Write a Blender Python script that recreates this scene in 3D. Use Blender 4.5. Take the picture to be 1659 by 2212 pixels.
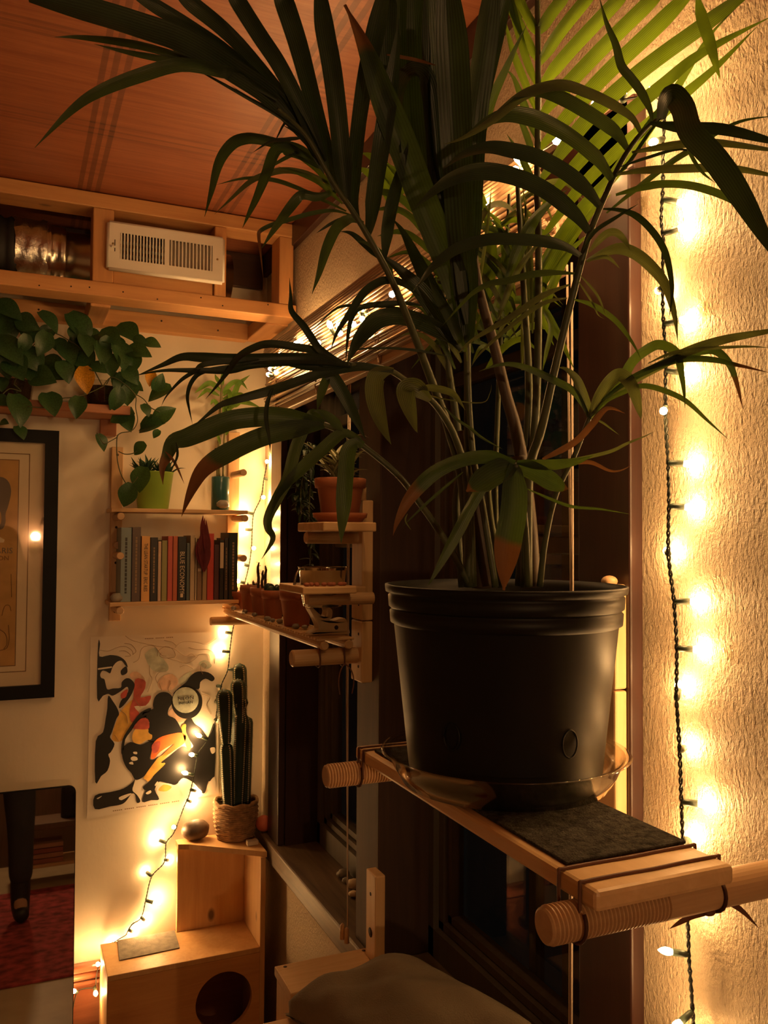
import bpy, bmesh, math, random
from mathutils import Vector, Matrix, Quaternion
from mathutils.geometry import tessellate_polygon
random.seed(7)
for o in list(bpy.data.objects): bpy.data.objects.remove(o)
scene = bpy.context.scene
COL = scene.collection
V = Vector

# ------------------------------------------------------------------ camera
IW, IH, FPX = 1659, 2212, 1822.0
CAM = V((0.0, 0.0, 1.75))
yaw, pitch, roll = (math.radians(a) for a in (23.77, 1.86, 0.34))
FWD = V((math.sin(yaw)*math.cos(pitch), math.cos(yaw)*math.cos(pitch), math.sin(pitch)))
_r = V((math.cos(yaw), -math.sin(yaw), 0)); _u = _r.cross(FWD)
RGT = _r*math.cos(roll) + _u*math.sin(roll)
UPV = _u*math.cos(roll) - _r*math.sin(roll)
cd = bpy.data.cameras.new('camera'); cam = bpy.data.objects.new('camera', cd); COL.objects.link(cam)
cd.sensor_fit = 'HORIZONTAL'; cd.sensor_width = 36.0; cd.lens = FPX/IW*36.0; cd.clip_start = 0.02
cam.matrix_world = Matrix.Translation(CAM) @ Matrix((RGT, UPV, -FWD)).transposed().to_4x4()
scene.camera = cam
# ------------------------------------------------------------------ world (night outside) and exposure
w = bpy.data.worlds.new('night'); scene.world = w; w.use_nodes = True
w.node_tree.nodes['Background'].inputs[0].default_value = (0.0035, 0.0038, 0.0034, 1)
w.node_tree.nodes['Background'].inputs[1].default_value = 0.35
scene.view_settings.view_transform = 'Standard'; scene.view_settings.look = 'None'
scene.view_settings.gamma = 1.0; scene.view_settings.use_curve_mapping = False
scene.view_settings.exposure = 0.80
BULB = (1.0, 0.555, 0.205)        # colour of the incandescent fairy bulbs
BULB_POWER = 170.0               # emission strength of a bulb
LAMP_POWER = 520.0               # emission strength of the wall lamp bulb behind the photographer

A, B, CEIL = 0.774, 2.75, 2.70   # window wall x, back wall y, ceiling height
def ray(x, y): return FWD + RGT*((x-IW/2)/FPX) - UPV*((y-IH/2)/FPX)
def PX(x, y, v): d = ray(x, y); return CAM + d*((v-CAM.x)/d.x)
def PY(x, y, v): d = ray(x, y); return CAM + d*((v-CAM.y)/d.y)
def PZ(x, y, v): d = ray(x, y); return CAM + d*((v-CAM.z)/d.z)
def PD(x, y, d): return CAM + ray(x, y)*d

# ------------------------------------------------------------------ materials
MATS = {}
def srgb(r, g, b):
    f = lambda c: (c/255/12.92) if c/255 <= .04045 else ((c/255+.055)/1.055)**2.4
    return (f(r), f(g), f(b), 1)
def newmat(name):
    m = bpy.data.materials.new(name); m.use_nodes = True
    nt = m.node_tree; b = nt.nodes['Principled BSDF']
    return m, nt, b
def col4(c): return tuple(c) if len(c) == 4 else (*c, 1)
def plain(name, c, rough=.6, metal=0, bump=0, bscale=60, var=.12, spec=.5, coat=0, vscale=8):
    """one colour with slight mottling and fine relief"""
    m, nt, b = newmat(name); N = nt.nodes; L = nt.links
    tc = N.new('ShaderNodeTexCoord'); n = N.new('ShaderNodeTexNoise'); n.inputs['Scale'].default_value = vscale
    n.inputs['Detail'].default_value = 4
    L.new(tc.outputs['Object'], n.inputs['Vector'])
    r = N.new('ShaderNodeValToRGB'); c = col4(c)
    r.color_ramp.elements[0].color = (*[x*(1-var) for x in c[:3]], 1); r.color_ramp.elements[1].color = (*[min(1, x*(1+var)) for x in c[:3]], 1)
    r.color_ramp.elements[0].position = .3; r.color_ramp.elements[1].position = .7
    L.new(n.outputs['Fac'], r.inputs['Fac']); L.new(r.outputs['Color'], b.inputs['Base Color'])
    b.inputs['Roughness'].default_value = rough; b.inputs['Metallic'].default_value = metal
    b.inputs['Specular IOR Level'].default_value = spec; b.inputs['Coat Weight'].default_value = coat
    if bump:
        n2 = N.new('ShaderNodeTexNoise'); n2.inputs['Scale'].default_value = bscale; n2.inputs['Detail'].default_value = 5
        L.new(tc.outputs['Object'], n2.inputs['Vector'])
        bp = N.new('ShaderNodeBump'); bp.inputs['Strength'].default_value = bump; bp.inputs['Distance'].default_value = .004
        L.new(n2.outputs['Fac'], bp.inputs['Height']); L.new(bp.outputs['Normal'], b.inputs['Normal'])
    return m
def wood(name, c1, c2, grain=0, rough=.5, scale=26, stretch=14, knots=False, bump=.12, coat=0):
    """long streaky grain along one axis, optional dark knots"""
    m, nt, b = newmat(name); N = nt.nodes; L = nt.links
    tc = N.new('ShaderNodeTexCoord'); mp = N.new('ShaderNodeMapping')
    s = [1.0, 1.0, 1.0]; s[grain] = 1/stretch
    mp.inputs['Scale'].default_value = s; L.new(tc.outputs['Object'], mp.inputs['Vector'])
    n = N.new('ShaderNodeTexNoise'); n.inputs['Scale'].default_value = scale*1.6; n.inputs['Detail'].default_value = 6
    n.inputs['Roughness'].default_value = .65; n.inputs['Distortion'].default_value = .8
    L.new(mp.outputs['Vector'], n.inputs['Vector'])
    n3 = N.new('ShaderNodeTexNoise'); n3.inputs['Scale'].default_value = 3.0; L.new(tc.outputs['Object'], n3.inputs['Vector'])
    mx = N.new('ShaderNodeMix'); mx.data_type = 'FLOAT'; mx.inputs[0].default_value = .3
    L.new(n.outputs['Fac'], mx.inputs[2]); L.new(n3.outputs['Fac'], mx.inputs[3])
    r = N.new('ShaderNodeValToRGB'); r.color_ramp.elements[0].position = .32; r.color_ramp.elements[1].position = .66
    r.color_ramp.elements[0].color = col4(c1); r.color_ramp.elements[1].color = col4(c2)
    L.new(mx.outputs[0], r.inputs['Fac']); out = r.outputs['Color']
    if knots:
        mp2 = N.new('ShaderNodeMapping'); s2 = [9.0, 9.0, 9.0]; s2[grain] = 5.0; mp2.inputs['Scale'].default_value = s2
        L.new(tc.outputs['Object'], mp2.inputs['Vector'])
        v = N.new('ShaderNodeTexVoronoi'); v.inputs['Scale'].default_value = 1.0; L.new(mp2.outputs['Vector'], v.inputs['Vector'])
        r2 = N.new('ShaderNodeValToRGB'); r2.color_ramp.elements[0].position = .07; r2.color_ramp.elements[1].position = .13
        r2.color_ramp.elements[0].color = (1, 1, 1, 1); r2.color_ramp.elements[1].color = (0, 0, 0, 1)
        L.new(v.outputs['Distance'], r2.inputs['Fac'])
        m2 = N.new('ShaderNodeMix'); m2.data_type = 'RGBA'
        L.new(r2.outputs['Color'], m2.inputs[0]); L.new(out, m2.inputs[6]); m2.inputs[7].default_value = (*[x*.28 for x in c1[:3]], 1)
        out = m2.outputs[2]
    L.new(out, b.inputs['Base Color']); b.inputs['Roughness'].default_value = rough; b.inputs['Coat Weight'].default_value = coat
    b.inputs['Coat Roughness'].default_value = .15
    bp = N.new('ShaderNodeBump'); bp.inputs['Strength'].default_value = bump; bp.inputs['Distance'].default_value = .002
    L.new(n.outputs['Fac'], bp.inputs['Height']); L.new(bp.outputs['Normal'], b.inputs['Normal'])
    return m
def leafmat(name, c, trans=(.25, .32, .03), tw=.3, rough=.4, tip=None, tip_at=.7, tipc=(.17, .080, .028), stripes=0.25, bleach=0):
    """leaf: veins along the blade, light shining through, optional dry brown end"""
    m, nt, b = newmat(name); N = nt.nodes; L = nt.links
    uv = N.new('ShaderNodeUVMap'); sx = N.new('ShaderNodeSeparateXYZ'); L.new(uv.outputs['UV'], sx.inputs[0])
    mu = N.new('ShaderNodeMath'); mu.operation = 'MULTIPLY'; mu.inputs[1].default_value = 62.0; L.new(sx.outputs['X'], mu.inputs[0])
    si = N.new('ShaderNodeMath'); si.operation = 'SINE'; L.new(mu.outputs[0], si.inputs[0])
    tc = N.new('ShaderNodeTexCoord'); n = N.new('ShaderNodeTexNoise'); n.inputs['Scale'].default_value = 22; n.inputs['Detail'].default_value = 3
    L.new(tc.outputs['Object'], n.inputs['Vector'])
    ad = N.new('ShaderNodeMath'); ad.operation = 'MULTIPLY_ADD'; ad.inputs[1].default_value = stripes*.5
    L.new(si.outputs[0], ad.inputs[0]); L.new(n.outputs['Fac'], ad.inputs[2])
    r = N.new('ShaderNodeValToRGB'); c = col4(c)
    r.color_ramp.elements[0].color = (*[x*.55 for x in c[:3]], 1); r.color_ramp.elements[1].color = (*[min(1, x*1.35) for x in c[:3]], 1)
    r.color_ramp.elements[0].position = .25; r.color_ramp.elements[1].position = .75
    L.new(ad.outputs[0], r.inputs['Fac']); out = r.outputs['Color']
    tcol = None
    if tip:
        g = N.new('ShaderNodeMath'); g.operation = 'MULTIPLY_ADD'; g.inputs[1].default_value = .12; g.inputs[2].default_value = -.06
        L.new(n.outputs['Fac'], g.inputs[0])
        g2 = N.new('ShaderNodeMath'); g2.operation = 'ADD'; L.new(sx.outputs['Y'], g2.inputs[0]); L.new(g.outputs[0], g2.inputs[1])
        g3 = N.new('ShaderNodeMapRange'); g3.inputs[1].default_value = tip_at-.02; g3.inputs[2].default_value = tip_at+.03
        L.new(g2.outputs[0], g3.inputs[0])
        mm = N.new('ShaderNodeMix'); mm.data_type = 'RGBA'; L.new(g3.outputs[0], mm.inputs[0]); L.new(out, mm.inputs[6]); mm.inputs[7].default_value = col4(tipc)
        out = mm.outputs[2]
    L.new(out, b.inputs['Base Color']); b.inputs['Roughness'].default_value = rough
    b.inputs['Specular IOR Level'].default_value = .35
    t = N.new('ShaderNodeBsdfTranslucent')
    if tip:
        m3 = N.new('ShaderNodeMix'); m3.data_type = 'RGBA'; L.new(g3.outputs[0], m3.inputs[0]); m3.inputs[6].default_value = col4(trans); m3.inputs[7].default_value = (.16, .07, .02, 1)
        L.new(m3.outputs[2], t.inputs[0])
    else:
        m3 = N.new('ShaderNodeMix'); m3.data_type = 'RGBA'; L.new(ad.outputs[0], m3.inputs[0]); m3.inputs[6].default_value = (*[x*.5 for x in trans[:3]], 1); m3.inputs[7].default_value = col4(trans)
        L.new(m3.outputs[2], t.inputs[0])
    ms = N.new('ShaderNodeMixShader'); ms.inputs[0].default_value = tw
    L.new(b.outputs[0], ms.inputs[1]); L.new(t.outputs[0], ms.inputs[2])
    L.new(ms.outputs[0], N['Material Output'].inputs['Surface'])
    bp = N.new('ShaderNodeBump'); bp.inputs['Strength'].default_value = .25; bp.inputs['Distance'].default_value = .001
    L.new(ad.outputs[0], bp.inputs['Height']); L.new(bp.outputs['Normal'], b.inputs['Normal'])
    return m
def emis(name, c, s):
    m, nt, b = newmat(name); b.inputs['Base Color'].default_value = (1, .9, .7, 1)
    b.inputs['Emission Color'].default_value = col4(c); b.inputs['Emission Strength'].default_value = s
    return m
def glass(name, c=(1, 1, 1), rough=0.0, ior=1.45, thin=True, base_refl=.05):
    m, nt, b = newmat(name); N = nt.nodes; L = nt.links
    if thin:   # thin sheet: mostly clear, reflects at glancing angles
        lw = N.new('ShaderNodeLayerWeight'); lw.inputs[0].default_value = .5
        pw = N.new('ShaderNodeMath'); pw.operation = 'POWER'; pw.inputs[1].default_value = 4.0; L.new(lw.outputs['Facing'], pw.inputs[0])
        mu = N.new('ShaderNodeMath'); mu.operation = 'MULTIPLY_ADD'; mu.inputs[1].default_value = .9; mu.inputs[2].default_value = base_refl; L.new(pw.outputs[0], mu.inputs[0])
        g = N.new('ShaderNodeBsdfGlossy'); g.inputs['Roughness'].default_value = rough+.02
        t = N.new('ShaderNodeBsdfTransparent'); t.inputs[0].default_value = col4(c)
        ms = N.new('ShaderNodeMixShader'); L.new(mu.outputs[0], ms.inputs[0]); L.new(t.outputs[0], ms.inputs[1]); L.new(g.outputs[0], ms.inputs[2])
        L.new(ms.outputs[0], N['Material Output'].inputs['Surface'])
    else:
        b.inputs['Transmission Weight'].default_value = 1; b.inputs['Roughness'].default_value = rough; b.inputs['Base Color'].default_value = col4(c); b.inputs['IOR'].default_value = ior
    return m

def wallmat(name, c, bscale, strength, dist=.004):
    m, nt, b = newmat(name); N = nt.nodes; L = nt.links
    tc = N.new('ShaderNodeTexCoord')
    n = N.new('ShaderNodeTexNoise'); n.inputs['Scale'].default_value = bscale; n.inputs['Detail'].default_value = 4; n.inputs['Roughness'].default_value = .55
    mp = N.new('ShaderNodeMapping'); mp.inputs['Scale'].default_value = (1, 1, .55); L.new(tc.outputs['Object'], mp.inputs['Vector']); L.new(mp.outputs['Vector'], n.inputs['Vector'])
    n2 = N.new('ShaderNodeTexNoise'); n2.inputs['Scale'].default_value = 5; n2.inputs['Detail'].default_value = 6; L.new(tc.outputs['Object'], n2.inputs['Vector'])
    r = N.new('ShaderNodeValToRGB'); r.color_ramp.elements[0].position = .3; r.color_ramp.elements[1].position = .65
    r.color_ramp.elements[0].color = (*[x*.88 for x in c], 1); r.color_ramp.elements[1].color = (*c, 1)
    L.new(n2.outputs['Fac'], r.inputs['Fac']); L.new(r.outputs['Color'], b.inputs['Base Color'])
    b.inputs['Roughness'].default_value = .55; b.inputs['Specular IOR Level'].default_value = .35
    bp = N.new('ShaderNodeBump'); bp.inputs['Strength'].default_value = strength; bp.inputs['Distance'].default_value = dist
    L.new(n.outputs['Fac'], bp.inputs['Height']); L.new(bp.outputs['Normal'], b.inputs['Normal'])
    return m
def ceilmat():
    """red-stained plywood with a plaid of darker lines in threes"""
    m, nt, b = newmat('stained_plywood'); N = nt.nodes; L = nt.links
    tc = N.new('ShaderNodeTexCoord'); sx = N.new('ShaderNodeSeparateXYZ'); L.new(tc.outputs['Object'], sx.inputs[0])
    mp = N.new('ShaderNodeMapping'); mp.inputs['Scale'].default_value = (.05, 1, 1); L.new(tc.outputs['Object'], mp.inputs['Vector'])
    n = N.new('ShaderNodeTexNoise'); n.inputs['Scale'].default_value = 75; n.inputs['Detail'].default_value = 7; n.inputs['Roughness'].default_value = .7
    L.new(mp.outputs['Vector'], n.inputs['Vector'])
    r = N.new('ShaderNodeValToRGB'); r.color_ramp.elements[0].position = .3; r.color_ramp.elements[1].position = .7
    r.color_ramp.elements[0].color = (.22, .060, .026, 1); r.color_ramp.elements[1].color = (.37, .125, .052, 1)
    L.new(n.outputs['Fac'], r.inputs['Fac'])
    def lines(out, centres, half, wob):
        prev = None
        for c in centres:
            s = N.new('ShaderNodeMath'); s.operation = 'SUBTRACT'; s.inputs[1].default_value = c; L.new(out, s.inputs[0])
            a = N.new('ShaderNodeMath'); a.operation = 'ABSOLUTE'; L.new(s.outputs[0], a.inputs[0])
            l = N.new('ShaderNodeMath'); l.operation = 'LESS_THAN'; l.inputs[1].default_value = half; L.new(a.outputs[0], l.inputs[0])
            if prev is None: prev = l.outputs[0]
            else:
                mx = N.new('ShaderNodeMath'); mx.operation = 'MAXIMUM'; L.new(prev, mx.inputs[0]); L.new(l.outputs[0], mx.inputs[1]); prev = mx.outputs[0]
        return prev
    lx = lines(sx.outputs['X'], CX_LINES, .0062, 0); ly = lines(sx.outputs['Y'], CY_LINES, .0042, 0)
    k1 = N.new('ShaderNodeMath'); k1.operation = 'MULTIPLY'; k1.inputs[1].default_value = .62; L.new(lx, k1.inputs[0])
    k2 = N.new('ShaderNodeMath'); k2.operation = 'MULTIPLY'; k2.inputs[1].default_value = .40; L.new(ly, k2.inputs[0])
    ad = N.new('ShaderNodeMath'); ad.operation = 'ADD'; L.new(k1.outputs[0], ad.inputs[0]); L.new(k2.outputs[0], ad.inputs[1]); ad.use_clamp = True
    mx = N.new('ShaderNodeMix'); mx.data_type = 'RGBA'; L.new(ad.outputs[0], mx.inputs[0]); L.new(r.outputs['Color'], mx.inputs[6]); mx.inputs[7].default_value = (.10, .035, .02, 1)
    L.new(mx.outputs[2], b.inputs['Base Color']); b.inputs['Roughness'].default_value = .42
    bp = N.new('ShaderNodeBump'); bp.inputs['Strength'].default_value = .2; bp.inputs['Distance'].default_value = .002
    L.new(n.outputs['Fac'], bp.inputs['Height']); L.new(bp.outputs['Normal'], b.inputs['Normal'])
    return m
CX_LINES = [PZ(x, 300, CEIL).x for x in (193, 215, 238)] + [PZ(x, 300, CEIL).x for x in (558, 580, 603)] + [-.6, -.57, -.54]
CY_LINES = [PZ(x, y, CEIL).y for x, y in ((300, 283), (300, 295), (300, 306))] + [PZ(x, y, CEIL).y for x, y in ((60, 40), (60, 52), (60, 66))] + [.9, .92, .94]

M = {}
M['wall_back'] = wallmat('cream_plaster', (.80, .70, .55), 60, .12)
M['wall_right'] = wallmat('rough_cream_plaster', (.56, .44, .30), 250, 1.0, .006)
M['ceiling'] = ceilmat()
M['floor'] = plain('tan_floor', (.42, .34, .22), .5, var=.1)
M['rug'] = plain('red_rug', (.30, .045, .05), .95, bump=.6, bscale=160, var=.6, vscale=18)
M['pine_x'] = wood('orange_pine_x', (.50, .23, .080), (.66, .345, .13), 0, .5, knots=True)
M['pine_z'] = wood('orange_pine_z', (.48, .22, .080), (.64, .33, .125), 2, .5, knots=True)
M['pine_y'] = wood('orange_pine_y', (.48, .22, .080), (.64, .33, .125), 1, .5)
M['plain_pine_x'] = wood('pale_pine_x', (.52, .30, .13), (.68, .44, .22), 0, .5)
M['plain_pine_y'] = wood('pale_pine_y', (.52, .30, .13), (.68, .44, .22), 1, .5)
M['plain_pine_z'] = wood('pale_pine_z', (.52, .30, .13), (.68, .44, .22), 2, .5)
M['knotty'] = wood('knotty_pine', (.55, .30, .12), (.68, .42, .19), 2, .45, knots=True)
M['redwood'] = wood('red_stained_board', (.33, .12, .055), (.44, .18, .08), 0, .5)
M['dark_z'] = wood('dark_red_trim', (.021, .0070, .0048), (.042, .0140, .0090), 2, .42, coat=.16)
M['dark_y'] = wood('dark_red_head', (.021, .0070, .0048), (.042, .0140, .0090), 1, .42, coat=.16)
M['dark_x'] = wood('dark_brown_board', (.05, .022, .014), (.085, .036, .02), 0, .5)
M['dark_matte'] = wood('dull_dark_post', (.040, .020, .013), (.070, .034, .020), 2, .75)
M['picture_glass'] = glass('picture_glazing', (.985, .985, .98), 0, 1.5, base_refl=.04)
M['sash'] = wood('weathered_sash', (.075, .062, .045), (.125, .10, .07), 2, .5)
M['sill'] = wood('worn_sill', (.045, .024, .014), (.17, .11, .062), 1, .45)
M['dowel'] = wood('dowel_beech', (.46, .27, .13), (.58, .37, .19), 0, .45)
M['dowel_end'] = plain('dowel_end_grain', (.40, .21, .10), .6)
M['plank'] = wood('peg_shelf_plank', (.60, .36, .16), (.74, .50, .26), 1, .42)
M['felt'] = plain('grey_felt', (.055, .052, .045), 1, bump=1.0, bscale=420, var=.6, vscale=120, spec=.1)
M['felt_flat'] = plain('grey_felt_mat', (.16, .14, .11), .95, bump=.3, bscale=260, var=.25, vscale=50)
M['cord'] = plain('brown_leather_cord', (.13, .048, .022), .6)
M['string'] = plain('blind_pull_cord', (.50, .38, .28), .8)
M['pot_black'] = plain('black_nursery_plastic', (.0065, .0062, .0052), .48, var=.2, bump=.05, bscale=40, spec=.22)
M['soil'] = plain('potting_soil', (.022, .015, .010), .95, bump=1, bscale=140, var=.5, vscale=60)
M['stem'] = wood('palm_sheath', (.032, .046, .018), (.080, .092, .036), 2, .45, scale=40)
M['sheath'] = wood('dry_brown_sheath', (.042, .027, .013), (.080, .050, .025), 2, .55, scale=40)
M['clear'] = glass('clear_plastic', (.93, .90, .84), .06, 1.5, base_refl=.10)
M['pane'] = glass('window_pane', (.88, .9, .9), 0, 1.5)
M['terra'] = plain('terracotta', (.36, .115, .048), .75, bump=.12, bscale=90)
M['terra_dark'] = plain('dark_terracotta', (.30, .085, .035), .7, bump=.1, bscale=80)
M['tin'] = plain('galvanised_tin', (.46, .44, .38), .13, 1, bump=.03, bscale=20, var=.2)
M['duct'] = plain('galvanised_duct', (.60, .56, .48), .22, 1, bump=.06, bscale=18, var=.25)
M['tape'] = plain('crumpled_foil_tape', (.62, .60, .56), .3, 1, bump=.9, bscale=34, var=.2)
M['hose'] = plain('black_hose', (.012, .012, .012), .6)
M['vent'] = plain('white_enamel', (.78, .74, .66), .35, var=.03)
M['vent_dark'] = plain('dark_duct_backing', (.02, .018, .016), .8)  # near-black colour standing in for shade behind the vent
M['black_frame'] = plain('black_lacquer', (.008, .008, .008), .5, var=.1, spec=.15)
M['mat_board'] = plain('cream_mat_board', (.70, .58, .42), .8, var=.03)
M['print_ochre'] = plain('aged_print_paper', (.52, .30, .11), .85, var=.18, vscale=14)
M['print_grey'] = plain('grey_ink', (.17, .14, .12), .85, var=.15)
M['print_line'] = plain('brown_ink', (.20, .11, .05), .85)
M['paper'] = plain('poster_paper', (.76, .67, .55), .55, var=.03)
M['ink_black'] = plain('black_ink', (.012, .011, .010), .45, var=.2)
M['ink_red'] = plain('red_ink', (.50, .085, .06), .6, var=.35, vscale=30)
M['ink_orange'] = plain('orange_ink', (.85, .20, .045), .5, var=.25, vscale=25)
M['ink_yellow'] = plain('yellow_ink', (.75, .42, .08), .6, var=.25, vscale=25)
M['ink_teal'] = plain('teal_wash', (.50, .53, .43), .7, var=.35, vscale=30)
M['ink_peach'] = plain('peach_wash', (.70, .46, .32), .7, var=.3, vscale=30)
M['ink_line'] = plain('fine_brown_line', (.30, .19, .10), .7)
M['mirror'] = plain('mirror_glass', (.80, .80, .78), .015, 1, var=.01)
M['lime'] = plain('lime_green_plastic', (.30, .48, .07), .4, var=.04)
M['teal'] = plain('teal_glaze', (.045, .13, .125), .2, var=.2)
M['wire'] = plain('green_cable', (.014, .018, .010), .5)
M['socket'] = plain('green_socket', (.045, .065, .042), .45)
M['bulb'] = emis('lit_fairy_bulb', BULB, BULB_POWER)
M['bamboo_blind'] = wood('bamboo_slats', (.22, .12, .065), (.46, .29, .17), 1, .4, scale=60, stretch=30, coat=.3)
M['blind_rail'] = wood('blind_rail', (.45, .29, .17), (.60, .42, .26), 1, .4)
M['jute'] = plain('twine', (.34, .22, .13), .9, bump=.4, bscale=300)
M['basket'] = plain('woven_seagrass', (.42, .25, .12), .8, bump=.5, bscale=150, var=.35, vscale=60)
M['cactus'] = plain('cactus_skin', (.018, .044, .024), .6, bump=.1, bscale=60)
M['spine'] = plain('cactus_spines', (.80, .70, .50), .8)
M['rock'] = plain('brown_river_stone', (.10, .062, .038), .5, bump=.5, bscale=30, var=.7, vscale=14)
M['ball'] = plain('red_rubber_ball', (.52, .12, .065), .7, bump=.2, bscale=90)
M['soap'] = plain('off_white_block', (.62, .54, .42), .6)
M['bone'] = plain('carved_bone', (.60, .46, .29), .6, bump=.15, bscale=50)
M['pebble'] = plain('grey_pebble', (.25, .22, .18), .6, bump=.2, bscale=60, var=.4)
M['cushion'] = plain('olive_grey_canvas', (.16, .125, .08), .95, bump=.5, bscale=420, var=.12)
M['dark_wood'] = wood('dark_brown_wood', (.10, .055, .030), (.16, .09, .05), 2, .6)  # bench wood; on the unseen front wall this dark colour stands in for dimness
M['copper'] = wood('glossy_wainscot', (.16, .055, .028), (.25, .09, .045), 0, .25, coat=.6)
M['pothos'] = leafmat('pothos_leaf', (.034, .088, .032), (.14, .28, .03), .18, .35, stripes=.05)
M['pothos_yellow'] = leafmat('pothos_yellow_leaf', (.62, .30, .02), (.6, .32, .02), .25, .45, stripes=.05)
M['vine'] = plain('green_vine', (.07, .08, .025), .5)
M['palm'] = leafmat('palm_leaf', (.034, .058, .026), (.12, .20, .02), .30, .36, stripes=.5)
M['palm_dark'] = leafmat('palm_leaf_dark', (.022, .038, .020), (.05, .09, .012), .15, .40, stripes=.4)  # shaded copy of the palm leaf, shade put into a darker colour
M['palm_back'] = leafmat('palm_leaf_backlit', (.045, .078, .020), (.15, .24, .012), .52, .4, stripes=.5)  # lit copy of the palm leaf, light from behind put into its colour
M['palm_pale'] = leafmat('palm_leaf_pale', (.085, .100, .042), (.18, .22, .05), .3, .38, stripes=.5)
M['palm_tip'] = leafmat('palm_leaf_browned', (.030, .054, .026), (.10, .18, .02), .2, .42, True, .60)
M['palm_tip2'] = leafmat('palm_leaf_browned_end', (.030, .054, .026), (.10, .18, .02), .2, .42, True, .80)
M['palm_dry'] = leafmat('palm_leaf_dry', (.17, .075, .026), (.2, .09, .03), .3, .6)
M['aloe'] = leafmat('aloe_leaf', (.035, .085, .045), (.08, .16, .04), .1, .4, stripes=.05)
M['aloe_pale'] = leafmat('pale_aloe_leaf', (.20, .185, .085), (.2, .2, .07), .15, .4, stripes=.05)
M['bamboo'] = leafmat('bamboo_leaf', (.14, .30, .05), (.42, .62, .06), .35, .4, stripes=.1)
M['bamboo_stem'] = plain('bamboo_stem', (.20, .18, .06), .45)
M['feather'] = leafmat('dark_red_petals', (.13, .018, .022), (.2, .03, .03), .15, .7, stripes=.2)
M['hook'] = glass('clear_hook', (.95, .93, .88), .05, 1.5)
M['hole'] = plain('drilled_hole', (.03, .016, .009), .8)
M['pages'] = plain('book_pages', (.66, .52, .36), .85)
M['lampglass'] = emis('lamp_globe', (1.0, .57, .25), LAMP_POWER)
M['brass'] = plain('brass', (.5, .35, .14), .35, 1)
M['denim'] = plain('dark_trousers', (.03, .03, .035), .9, bump=.2, bscale=200)
M['shirt'] = plain('dark_shirt', (.06, .05, .045), .9)
M['skin'] = plain('skin', (.45, .26, .17), .6)
M['hair'] = plain('dark_hair', (.03, .018, .010), .6)
M['boot'] = plain('black_boot', (.012, .012, .012), .5)

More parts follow.
